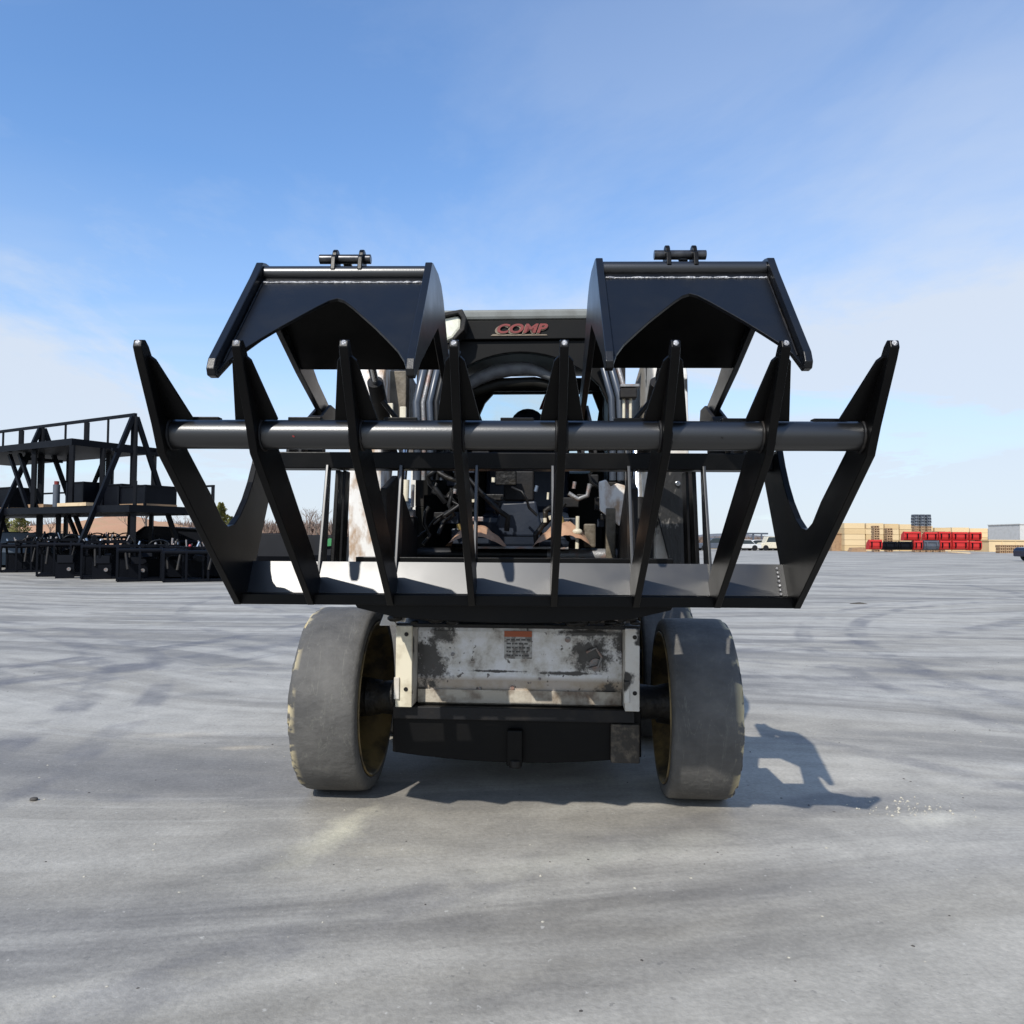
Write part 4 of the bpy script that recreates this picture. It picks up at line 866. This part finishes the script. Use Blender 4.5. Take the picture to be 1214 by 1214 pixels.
# ------------------------------------------------------------------ LEFT YARD: row of black attachments on the ground
def attachment(x, y, wd, ht, dp, rz, seed, label, cap='greyp'):
    r_ = random.Random(seed)
    e = empty('loader_attachment', (x, y, 0), rz); tag(e, label, 'attachment', 'black loader attachments parked in a row')
    t_ = 0.05
    prof = [(-dp/2, 0.02), (-dp/2, ht*0.72), (-dp/2+0.10, ht*0.82), (dp/2-0.15, ht*0.82), (dp/2, ht*0.55), (dp/2, 0.02), (dp/2-0.12, 0.02), (dp/2-0.12, ht*0.5), (dp/2-0.25, ht*0.68), (-dp/2+0.2, ht*0.68), (-dp/2+0.12, ht*0.6), (-dp/2+0.12, 0.02)]
    for s in (-1, -0.33, 0.33, 1):
        MB().prism(prof, s*wd/2-t_/2, s*wd/2+t_/2).build('side_frame', M['navy'], e)
    MB().box((-wd/2, dp/2-0.10, 0.02), (wd/2, dp/2-0.04, ht*0.52)).build('back_panel', M['navy'], e)
    MB().box((-wd/2, -dp/2+0.02, 0.0), (wd/2, dp/2, 0.07)).build('base_plate', M['navy'], e)
    MB().tube([(-wd/2, -dp/2+0.08, ht*0.74), (wd/2, -dp/2+0.08, ht*0.74)], 0.06, 12).build('cross_tube', M['navy'], e)
    MB().box((-wd/2*0.9, -0.05, ht*0.82), (wd/2*0.9, dp/2-0.2, ht*0.88)).build('top_plate', M['navy'], e)
    for k in range(11):
        xx = r_.uniform(-wd/2, wd/2); hh = r_.uniform(0.05, 0.20)
        MB().tube([(xx, 0, ht*0.86), (xx+r_.uniform(-.08,.08), 0.02, ht*0.86+hh)], r_.uniform(.012, .035), 8).build('hydraulic_fitting', M[r_.choice(['greyp', 'navy', 'navy', 'steelblue', 'navy', 'dull', 'grease'])], e)
    for k in range(5):
        xx = r_.uniform(-wd/2.3, wd/2.3); yy = r_.uniform(-dp/2, dp/4); zz_ = r_.uniform(ht*0.5, ht*0.95); s_ = r_.uniform(.05, .13)
        MB().cbox((xx, yy, zz_), (s_*r_.uniform(1, 2.4), s_, s_*r_.uniform(.7, 1.6)), (r_.uniform(-.4, .4), r_.uniform(-.5, .5), 0)).build('bracket', M['navy'], e)
    for k in range(2):
        xx = r_.uniform(-wd/2.3, wd/2.3); MB().tube([(xx, -dp/2-0.02, ht*0.3), (xx+r_.uniform(-.1, .1), -dp/2+0.1, ht*0.78)], 0.035, 10).build('cylinder', M['dull'], e)
    xx = r_.uniform(-wd/3, wd/3)
    pts = [(xx+0.25*math.cos(a), 0.05*math.sin(a*2), ht*0.84+0.16*math.sin(a)) for a in [math.pi*i/8 for i in range(9)]]
    MB().tube(pts, 0.022, 8).build('hose', M['rubberhose'], e)
    MB().ball((r_.uniform(-wd/3, wd/3), -0.1, ht*0.9), 0.035).build('hose_cap', M[cap], e)
    return e
att = [(8, 681, 1.5, 1.1), (52, 686, 1.5, 1.2), (106, 689, 1.55, 1.15), (156, 692, 1.5, 1.05), (212, 692.5, 1.55, 1.0), (252, 691, 1.3, 0.95)]
alab = ['black attachment frame at the left edge of the photo', 'black attachment frame in front of the navy bin', 'black attachment frame below the near corner of the rack', 'black attachment frame left of the red capped one',
        'black attachment frame with the most fittings on top, near the grapple', 'black attachment frame partly hidden behind the end tine of the grapple']
for i, (px, py, wd, ht) in enumerate(att):
    g = PG(px, py-2); attachment(g.x, g.y+0.9, wd*0.8 if i < 3 else wd, ht, 1.5, R(28), 30+i, alab[i], 'pink' if i == 4 else 'greyp')
for i in range(5):
    g = PG(70+i*44, 688-abs(i-2)); e = empty('coupler_block', (g.x, g.y+0.25, 0), R(28)); tag(e, ['first', 'second', 'third', 'fourth', 'fifth'][i]+' from the left of the black coupler blocks standing in front of the attachment row', 'coupler block', 'coupler blocks before the attachments')
    MB().box((-0.22, -0.12, 0), (0.22, 0.12, 0.42)).build('block', M['navy'], e); MB().prism([(-0.15, 0.42), (-0.1, 0.62), (0.1, 0.62), (0.15, 0.42)], -0.18, 0.18).build('bracket', M['navy'], e); MB().tube([(0.1, -0.13, 0.25), (0.1, -0.2, 0.25)], 0.05, 10).build('coupler', M['greyp'], e)
# second row deeper
for i, (px, py, lb) in enumerate(((30, 672, 'second row attachment frame behind the left-edge one'), (85, 675, 'second row attachment frame behind the rack corner'), (140, 677, 'second row attachment frame behind the slanted leg'), (195, 677, 'second row attachment frame left of the peaked dark shed'), (232, 676, 'second row attachment frame in front of the peaked dark shed'), (58, 673, 'second row attachment frame behind the navy bin gap'), (112, 674, 'second row attachment frame below the middle of the rack'))):
    g = PG(px, py); attachment(g.x, g.y+1.0, 1.6, 1.3, 1.5, R(28), 50+i, lb)
# navy bins behind
def bin_(px0, px1, ytop, D, dp, label, mat='navyblue', name='steel_bin', cat='bin'):
    a = P(px0, 660, D); b_ = P(px1, 660, D); zt = P((px0+px1)/2, ytop, D).z
    e = empty(name, ((a.x+b_.x)/2, D, 0)); tag(e, label, cat); wd = b_.x-a.x
    MB().prism([(0, 0.1), (-0.25, zt*0.45), (-0.12, zt), (0.0, zt), (0.02, 0.6*zt), (dp*0.5, 0.3), (dp, 0.6*zt), (dp, zt), (dp+0.06, zt), (dp+0.06, 0)], -wd/2, wd/2).build('shell', M[mat], e)
    MB().tube([(-wd/2, -0.06, zt), (wd/2, -0.06, zt)], 0.05, 10).build('rim_bar', M[mat], e)
    for s in (-1, 1): MB().prism([(0, 0.05), (-0.27, zt*0.45), (-0.14, zt), (dp+0.06, zt), (dp+0.06, 0.0)], s*wd/2-0.03, s*wd/2+0.03).build('end_plate', M[mat], e)
    return e
bin_(-70, 34, 632, 27, 1.6, 'big navy blue steel bucket standing at the left edge of the yard')
bin_(46, 92, 634, 28, 1.4, 'smaller navy steel bucket behind the black attachments')
bin_(300, 352, 634, 24, 1.6, 'long black steel bucket seen through the grapple left half', 'navy')
bin_(352, 402, 636, 25, 1.5, 'black steel bucket right of the long one, seen through the grapple', 'navy')
g = P(392, 655, 23.5); e = empty('green_attachment', (g.x, 23.5, 0)); tag(e, 'black attachment with a small green side panel, seen left of the white loader arm', 'attachment')
MB().prism([(0,0),( -0.2,.6),(-0.1,1.15),(0.9,1.15),(1.1,0)], -0.45, 0.45).build('body', M['navy'], e); MB().prism([(-0.2, 0.98), (0.02, 1.12), (0.28, 1.05), (0.22, 0.9), (-0.15, 0.86)], -0.26, -0.215, 'y').build('side_panel', M['green'], e)
# black peaked shed / trailer
a = P(158, 640, 26); e = empty('trailer_cover', (P(200, 640, 26).x, 26, 0)); tag(e, 'low black peaked cover behind the attachments, right of the rack legs', 'shed')
wd = P(246, 640, 26).x - a.x; zt = P(175, 625, 26).z
MB().prism([(-wd/2, 0), (-wd/2, zt*0.72), (-wd/2+0.55, zt), (-wd/2+0.8, zt), (wd/2, zt*0.93), (wd/2, 0)], -0.1, 2.5, 'y').build('body', M['navy'], e)
MB().prism([(-wd/2-.08, zt*0.72), (-wd/2+0.52, zt+0.03), (-wd/2+0.8, zt+0.04), (wd/2+.05, zt*0.97), (wd/2+.05, zt*0.93+0.01), (-wd/2+0.8, zt+0.002), (-wd/2+0.55, zt+0.002), (-wd/2-.05, zt*0.70)], -0.2, 2.6, 'y').build('roof', M['navy'], e)

# ------------------------------------------------------------------ RIGHT YARD: beige building, red buckets, pallets
DB = 92
def wall_box(name, px0, px1, ytop, D, dp, mat, label, cat, ybot=None, panels=0, trim=None):
    a = P(px0, 650, D); b_ = P(px1, 650, D); zt = P((px0+px1)/2, ytop, D).z
    e = empty(name, ((a.x+b_.x)/2, D, 0)); tag(e, label, cat); wd = b_.x-a.x
    MB().box((-wd/2, 0, 0), (wd/2, dp, zt)).build('wall', M[mat], e)
    MB().box((-wd/2-.1, -.12, zt), (wd/2+.1, dp+.1, zt+0.12)).build('roof', M[trim or mat], e)
    for k in range(panels):
        x = -wd/2+wd*(k+1)/(panels+1); MB().box((x-.04, -.05, 0), (x+.04, 0, zt)).build('seam_strip', M[trim or mat], e)
    return e
tb_r = random.Random(9)
tops = [(1001, 1026, 620.2), (1026.6, 1048, 620.4), (1048.6, 1066, 621.0), (1066.6, 1086, 621.6), (1086.6, 1107, 623.6), (1107.6, 1128, 625.6), (1128.6, 1150, 625.4), (1150.6, 1172, 626.4)]
tn = ['leftmost and tallest', 'second from left', 'third from left', 'fourth from left', 'fifth from left', 'sixth from left', 'seventh from left', 'rightmost']
for i, (a_, b_, yt) in enumerate(tops):
    D_ = 93+i*0.9; pa = P(a_, 650, D_); pb = P(b_, 650, D_); zt = P((a_+b_)/2, yt, D_).z; wd = pb.x-pa.x
    e = empty('timber_stack', ((pa.x+pb.x)/2, D_, 0)); tag(e, tn[i]+' of the big yellow tan timber stacks behind the red buckets', 'timber stack', 'timber stacks behind the red buckets')
    nl = 5; hl = zt/nl
    for k in range(nl):
        x0 = -wd/2+tb_r.uniform(0, .08); x1 = wd/2-tb_r.uniform(0, .08)
        MB().box((x0, tb_r.uniform(0, .12), k*hl+0.035), (x1, 4, (k+1)*hl)).build('timber_bundle', M['beige' if (i+k) % 3 else 'beige2'], e)
        MB().box((-wd/2+0.1, 0.15, k*hl), (wd/2-0.1, 3.9, k*hl+0.035)).build('bearer', M['beige2'], e)
wall_box('low_wall', 1172.6, 1330, 641.5, DB+4, 3, 'beige', 'long low beige wall running out at the right edge', 'wall', panels=9)
wall_box('warehouse', 1209.5, 1290, 622, 118, 8, 'whitev', 'white box building at the right edge of the photo', 'building', panels=2)
wall_box('brown_shed', 986, 1000, 633, DB+2, 6, 'wood', 'small brown shed at the left end of the timber stacks', 'shed', panels=2)
# pallet stacks: each pallet one object
def pallet_mesh(wd, dp, h, mat):
    m_ = MB()
    for k in range(4): m_.box((-wd/2+wd*k/4+0.02, -dp/2, h*0.72), (-wd/2+wd*(k+1)/4-0.03, dp/2, h*0.98))
    for k in range(3): x = -wd/2+(wd-0.1)*k/2; m_.box((x, -dp/2, h*0.2), (x+0.1, dp/2, h*0.72))
    m_.box((-wd/2, -dp/2, 0.0), (wd/2, -dp/2+0.1, h*0.2)); m_.box((-wd/2, dp/2-0.1, 0.0), (wd/2, dp/2, h*0.2))
    return m_.mesh('pallet', M[mat])
ORD = ['lowest', 'second lowest', 'third from the ground', 'fourth from the ground', 'fifth from the ground', 'sixth from the ground', 'seventh from the ground', 'eighth from the ground', 'ninth from the ground', 'tenth from the ground', 'eleventh from the ground', 'twelfth from the ground', 'thirteenth from the ground', 'fourteenth from the ground']
def stack(px, D, z0, z1, wpx, mat, where, name='pallet', cat='pallet', group='stacked pallets', h=0.2, kind='brown pallet'):
    p = P(px, 650, D); wd = wpx*D/910; me = pallet_mesh(wd, 0.8, h*0.93, mat); z = z0; obs = []
    while z+h <= z1+1e-6:
        o = bpy.data.objects.new(name, me); COL.objects.link(o); o.location = (p.x+rnd.uniform(-.03,.03), D, z); o.rotation_euler.z = rnd.uniform(-.04, .04)
        obs.append(o); z += h
    for k, o in enumerate(obs):
        od = 'topmost' if k == len(obs)-1 else ('second from the top' if k == len(obs)-2 else ORD[k])
        tag(o, od+' '+kind+' '+where, cat, group)
zz = lambda y, D: P(1090, y, D).z
stack(1038, 88, 0, zz(622, 88), 6.5, 'wood', 'of the taller brown stack against the tan timber', group='pallets of the taller brown stack', h=0.27)
stack(1053.5, 88, 0, zz(625.5, 88), 6.5, 'wood', 'of the shorter brown stack against the tan timber', group='pallets of the shorter brown stack', h=0.27)
for i, px in enumerate((1085, 1092.5, 1100)):
    nm = ['leftmost', 'middle', 'rightmost'][i]
    nz_ = int(zz(621, 89)/0.3)
    stack(px, 89, 0, nz_*0.3, 4.6, 'wood', 'of the '+nm+' brown tower behind the red buckets', group='brown pallets of the '+nm+' tower', h=0.3)
    stack(px, 89, nz_*0.3, zz(609, 89), 4.8, 'slateblue', 'on top of the '+nm+' brown tower', 'stacked_crate', 'crate', 'grey blue crates on the '+nm+' tower', h=0.33, kind='grey blue crate')
for px, nm in ((1108, 'left'), (1116, 'right')): stack(px, 90, 0, zz(627, 90), 5, 'wood', 'of the '+nm+' low stack peeking over the red buckets', group='brown pallets peeking over the red buckets', h=0.3)
for px, nm in zip((1186, 1193, 1200, 1208), ('first', 'second', 'third', 'fourth')): stack(px, 84, 0, zz(642.5, 84), 6.0, 'wood', 'by the low right wall, '+nm+' stack', group='pallets in the low row by the right wall', h=0.3)
# red buckets: half-round shell with end plates
def bucket(px0, px1, y0, y1, D, mat, label, group='stacked red loader buckets'):
    a = P(px0, y1, D); b_ = P(px1, y0, D); wd = b_.x-a.x; h = b_.z-a.z; z0 = max(a.z, 0)
    if a.z < 0.12: z0 = 0; h = b_.z
    e = empty('loader_bucket', ((a.x+b_.x)/2, D, z0)); tag(e, label, 'bucket', group)
    wd *= 0.88; d = h*0.9
    pr_ = [(-d*0.42, h), (-d*0.50, h*0.78), (-d*0.52, h*0.40), (-d*0.36, h*0.10), (-d*0.1, 0), (d*0.5, 0), (d*0.5, h*0.07), (-d*0.08, h*0.08), (-d*0.30, h*0.18), (-d*0.44, h*0.42), (-d*0.42, h*0.76), (-d*0.35, h)]
    MB().prism(pr_, -wd/2, wd/2).build('shell', M[mat], e)
    for s in (-1, 1): MB().prism([(-d*0.44, h*1.02), (-d*0.54, h*0.78), (-d*0.56, h*0.40), (-d*0.38, h*0.08), (-d*0.1, -0.0), (d*0.52, 0), (d*0.30, h*0.7), (-d*0.2, h*1.02)], s*(wd/2)-0.04, s*(wd/2)+0.04).build('end_plate', M[mat], e)
    MB().box((-wd/2, -d*0.60, h*0.80), (wd/2, -d*0.50, h*0.88)).build('stiffener', M[mat], e)
    for s in (-0.35, 0.35): MB().prism([(-d*0.52, h*0.2), (-d*0.66, h*0.45), (-d*0.64, h*0.8), (-d*0.5, h*0.85)], s*wd-0.05, s*wd+0.05).build('hanger', M['navy' if mat == 'red' else mat], e)
    MB().box((-wd/2, d*0.5, 0), (wd/2, d*0.56, 0.08)).build('cutting_edge', M[mat], e)
DR = 82
for (a_, b_, c_, d_, lb) in ((1028, 1044, 640, 651.5, 'lone red bucket on the ground at the left of the red row'), (1069, 1090, 630.5, 641, 'upper red bucket at the left end of the top row'),
        (1094, 1109.5, 631, 641, 'second upper red bucket, above the grey green one'), (1110.5, 1125, 630.5, 641, 'third upper red bucket'), (1126.5, 1145.5, 631, 641, 'fourth upper red bucket'), (1147, 1161.5, 631, 641.2, 'upper red bucket at the right end of the stack'),
        (1081.5, 1091.5, 641, 652, 'narrow red bucket below the left upper one'), (1112, 1125, 641, 652, 'lower red bucket right of the grey green one'), (1126.5, 1145.5, 641, 652, 'lower red bucket above the pale boards'), (1147, 1161.5, 641.5, 652.5, 'lower red bucket at the right end of the stack')):
    bucket(a_, b_, c_, d_, DR, 'red', lb)
for (a_, b_, lb) in ((1046, 1062, 'dark blue bucket beside the lone red one'), (1063, 1080.5, 'dark blue bucket left of the narrow red one')): bucket(a_, b_, 642, 652, DR, 'navy', lb, 'dark buckets among the red ones')
bucket(1092.5, 1111.5, 641, 652, DR, 'slateblue', 'grey green bucket between two lower red ones', 'dark buckets among the red ones')
p = P(1137, 652, 79); tag(MB().cbox((p.x, 79, 0.1), (2.2, 0.5, 0.12), (0, R(3), 0.2)).build('board', M['paleboard']), 'pale board lying on the ground before the red stack', 'board')
p = P(1014, 650, 88); tag(MB().prism([(p.x-0.9, 0), (p.x-0.7, 0.45), (p.x+0.6, 0.5), (p.x+0.9, 0)], 87, 88, 'y').build('timber_pile', M['wood']), 'low brown timber pile in front of the timber stacks', 'timber pile')
# vehicles
def car(px, D, length, ht, rz, mat, label, vanlike=False):
    p = P(px, 650, D); e = empty('parked_car' if not vanlike else 'parked_van', (p.x, D, 0), rz); tag(e, label, 'van' if vanlike else 'car', 'vehicles parked far off')
    Lh = length/2; hb = ht*0.55
    prof = [(-Lh, 0.28), (-Lh, hb*0.8), (-Lh+0.15, hb), (-Lh*0.45, hb*1.08), (Lh*0.6, hb*1.1), (Lh*0.97, hb), (Lh, hb*0.75), (Lh, 0.28)]
    roof = [(-Lh*0.45, hb*1.07), (-Lh*0.15, ht*0.97), (0.0, ht), (Lh*0.45, ht), (Lh*0.68, hb*1.1)] if not vanlike else [(-Lh*0.6, hb*1.05), (-Lh*0.4, ht), (Lh*0.95, ht), (Lh, hb)]
    MB().prism(prof, -0.85, 0.85, 'y').build('body', M[mat], e, 0.06); MB().prism(roof, -0.75, 0.75, 'y').build('cabin', M[mat], e, 0.05)
    gl = [(a_*0.93, (b2-hb)*0.86+hb*1.04) for a_, b2 in roof]
    MB().prism(gl, -0.765, 0.765, 'y').build('window', M['winglass'], e)
    for xx in (-Lh*0.62, Lh*0.62):
        for s in (-1, 1):
            m_ = MB().tube([(xx, s*0.66, 0.33), (xx, s*0.88, 0.33)], 0.33, 20); wv_ = m_.build('wheel', M['rubberhose'], e)
car(1253, 47, 4.4, 1.5, R(8), 'carblue', 'dark blue car whose nose enters at the right edge of the photo')
car(878, 92, 4.5, 1.3, 0.1, 'whitev', 'white car far off seen between the right ribs and tine')
car(896, 96, 4.5, 1.3, -0.1, 'whitev', 'second white car right of the first one, far off')
car(914, 94, 3.0, 1.7, 0.05, 'cream', 'cream van standing right of the two white cars', True)
car(846, 90, 4.5, 1.5, 0.1, 'slateblue', 'dark car close to the right mount plate, far off')
car(930, 98, 4.6, 1.6, 0.0, 'slateblue', 'dark car at the foot of the grapple end plate, far off')
p = P(893, 650, 100); e = empty('gantry_frame', (p.x, 100, 0)); tag(e, 'thin dark steel gantry standing behind the white cars', 'gantry')
MB().box((-0.1, -0.1, 0), (0.1, 0.1, 2.1)).build('post', M['slateblue'], e); MB().box((-1.2, -0.1, 2.0), (1.9, 0.1, 2.22)).build('cross_beam', M['slateblue'], e); MB().box((1.0, -0.1, 0), (1.15, 0.1, 2.0)).build('post', M['slateblue'], e)

# ------------------------------------------------------------------ TREES
def bare_tree(x, y, h, seed, label, group='bare trees beyond the yard'):
    r_ = random.Random(seed); e = empty('bare_tree', (x, y, 0)); tag(e, label, 'tree', group)
    tm = MB(); cm_ = MB()
    tm.tube([(0,0,0), (r_.uniform(-.1,.1), 0, h*0.3), (r_.uniform(-.2,.2), r_.uniform(-.2,.2), h*0.55)], 0.1, 7, True, [h*0.028, h*0.02, h*0.013])
    def grow(p, d, l, r, lev):
        q = p + d*l; cm_.tube([p, (p+q)/2+Vector((r_.uniform(-.05,.05)*l, r_.uniform(-.05,.05)*l, 0)), q], r, 3, False, [r, r*.8, r*.6])
        if lev == 0: return
        for k in range(3 if lev > 1 else 4):
            dd = (d + Vector((r_.uniform(-.75,.75), r_.uniform(-.75,.75), r_.uniform(-.1,.55)))).normalized()
            grow(p+d*l*r_.uniform(.5,1), dd, l*r_.uniform(.5,.78), r*.55, lev-1)
    for k in range(6):
        a = r_.uniform(0, 6.28); z = h*r_.uniform(.25,.55)
        grow(Vector((0,0,z)), Vector((math.cos(a)*.6, math.sin(a)*.6, 1)).normalized(), h*r_.uniform(.2,.32), h*.009, 3)
    tm.build('trunk', M['bark'], e); cm_.build('crown', M['twig'], e); return e
t_r = random.Random(4)
tspots = [(158, 95, 588), (174, 105, 570), (216, 120, 612), (236, 110, 614), (288, 125, 614), (304, 115, 610), (318, 120, 613), (345, 100, 606), (366, 92, 594), (376, 98, 600), (395, 110, 612), (405, 118, 615), (20, 130, 606), (60, 125, 608), (850, 150, 636), (925, 150, 634), (985, 140, 637), (836, 150, 632)]
for i, (px, D, yt) in enumerate(tspots):
    p = P(px, yt, D)
    where = 'at the left of the yard, behind the rack' if px < 200 else ('seen through the left half of the grapple' if px < 420 else 'beyond the yard on the right, by the parked vehicles')
    side_ = sorted(q[0] for q in tspots if (q[0] < 200) == (px < 200) and (q[0] < 420) == (px < 420)); nth = ['first','second','third','fourth','fifth','sixth','seventh','eighth','ninth','tenth'][side_.index(px)]
    w2 = 'behind the rack' if px < 200 else ('seen through the left half of the grapple' if px < 420 else 'beyond the parked vehicles')
    bare_tree(p.x, D, max(p.z, 1.5), 60+i, 'leafless brown tree '+w2+', '+nth+' from the left', 'leafless trees '+where)
# woods: far mass of twigs
def woods(name, px0, px1, D, ytop, seed, n, mat='twig'):
    r_ = random.Random(seed); m_ = MB()
    for i in range(n):
        px = r_.uniform(px0, px1); p = P(px, ytop+r_.uniform(-2, 5), D+r_.uniform(-15, 25)); h = max(0.8, p.z)
        x, y = p.x, p.y
        for k in range(10):
            z0 = r_.uniform(0, h*0.6); a = r_.uniform(-.5, .5); l = h*r_.uniform(.25, .5); ww = r_.uniform(.05, .22)
            x1 = x+r_.uniform(-1.2, 1.2); m_.add([(x1-ww, y+r_.uniform(-.5,.5), z0), (x1+ww, y+r_.uniform(-.5,.5), z0), (x1+a*l, y, min(h, z0+l))], [(0,1,2)])
    o = m_.build(name, M[mat]); return tag(o, kind='stuff')
woods('far_wood', 180, 440, 170, 616, 1, 900)
woods('far_wood', -140, 120, 190, 618, 2, 500)
woods('far_wood', 825, 1000, 190, 635, 3, 500)
woods('far_wood', 1170, 1420, 200, 634, 4, 400)
tag(bpy.data.objects['far_wood'], 'brown leafless wood behind the yard on the left of the grapple')
def conifer(px, D, ytop, label, wf=0.24, seed=1):
    p = P(px, ytop, D); h = p.z; r_ = random.Random(seed); e = empty('evergreen_tree', (p.x, D, 0)); tag(e, label, 'tree')
    MB().tube([(0,0,0), (0,0,h*0.9)], .1, 8, True, [h*.03, h*.008]).build('trunk', M['bark'], e)
    m_ = MB()
    for i in range(1500):
        t = r_.random()**0.8; z = h*(0.1+0.9*t); rad = h*wf*(1-t)**0.75*(0.8+0.35*math.sin(t*31)+0.2*r_.random())+0.03; a = r_.uniform(0, 6.28); q = rad*r_.uniform(.35, 1)
        c = Vector((q*math.cos(a), q*math.sin(a), z)); s = h*0.045
        d = Vector((math.cos(a), math.sin(a), r_.uniform(-.2,.9))).normalized(); sd = d.cross(Vector((0,0,1))).normalized()
        m_.add([c-sd*s*.4, c+sd*s*.4, c+d*s*1.3, c+d*s*.6+Vector((0,0,s*.5))], [(0,1,2),(0,3,2)])
    m_.build('crown', M['conifer'], e); return e
conifer(262, 75, 597, 'small yellow green evergreen seen in the notch of the left end tine', 0.30, 2)
conifer(250, 78, 612, 'lower evergreen just left of the taller yellow green one', 0.35, 3)
conifer(274, 80, 613, 'lower evergreen just right of the taller yellow green one', 0.35, 4)
conifer(24, 80, 607, 'olive evergreen below the rack near the left edge', 0.42, 5)
conifer(5, 84, 610, 'olive evergreen cut by the left edge of the photo', 0.42, 6)

# ------------------------------------------------------------------ loose grit and debris on the yard
def grit(name, mat, n, seed, box, smin, smax):
    r_ = random.Random(seed); m_ = MB()
    for i in range(n):
        px = r_.uniform(box[0], box[1]); d = r_.uniform(box[2], box[3]); s = r_.uniform(smin, smax)
        h = s*r_.uniform(.3, .7); a = [r_.uniform(.6, 1.2)*s for _ in range(5)]
        vs = [(px+a[k]*math.cos(k*1.257), d+a[k]*math.sin(k*1.257), 0.0005) for k in range(5)]+[(px+r_.uniform(-.2,.2)*s, d, h)]
        m_.add(vs, [(0,1,5),(1,2,5),(2,3,5),(3,4,5),(4,0,5)])
    return tag(m_.build(name, M[mat]), kind='stuff')
grit('loose_grit', 'stone', 520, 1, (-4.5, 4.5, 1.6, 9), .002, .007)
grit('loose_crumbs', 'darkstone', 260, 2, (-4.5, 4.5, 1.6, 9), .002, .007)
g = PG(1078, 958)
m_ = MB(); r_ = random.Random(2)
for i in range(90):
    x = g.x+r_.gauss(0, .10); y = g.y+r_.gauss(0, .07); s = r_.choice((.0015, .002, .003, .004, .007))*r_.uniform(.6, 1.3)
    m_.add([(x-s, y-s*.6, .001), (x+s, y-s*.5, .001), (x+s*.4, y+s, .001), (x, y, .004+s*.4)], [(0,1,3),(1,2,3),(2,0,3)])
tag(m_.build('crushed_chips', M['stone']), 'cream crushed chips by the tip of the grapple shadow', 'debris', kind='stuff')
g = PG(1018, 716)
tag(MB().prism([(-.16, .0), (-.13, .012), (.02, .03), (.14, .008), (.15, 0)], -.02, .02, 'y').build('wood_splinter', M['darkstone']), 'dark splinter lying on the yard right of the grapple', 'splinter').location = (g.x, g.y, 0)
g = PG(40, 949)
tag(MB().ball((0, 0, .006), .014, (1.3, 1, .6), 8, 5).build('pebble', M['darkstone']), 'small dark pebble on the paving at the lower left', 'pebble').location = (g.x, g.y, 0)
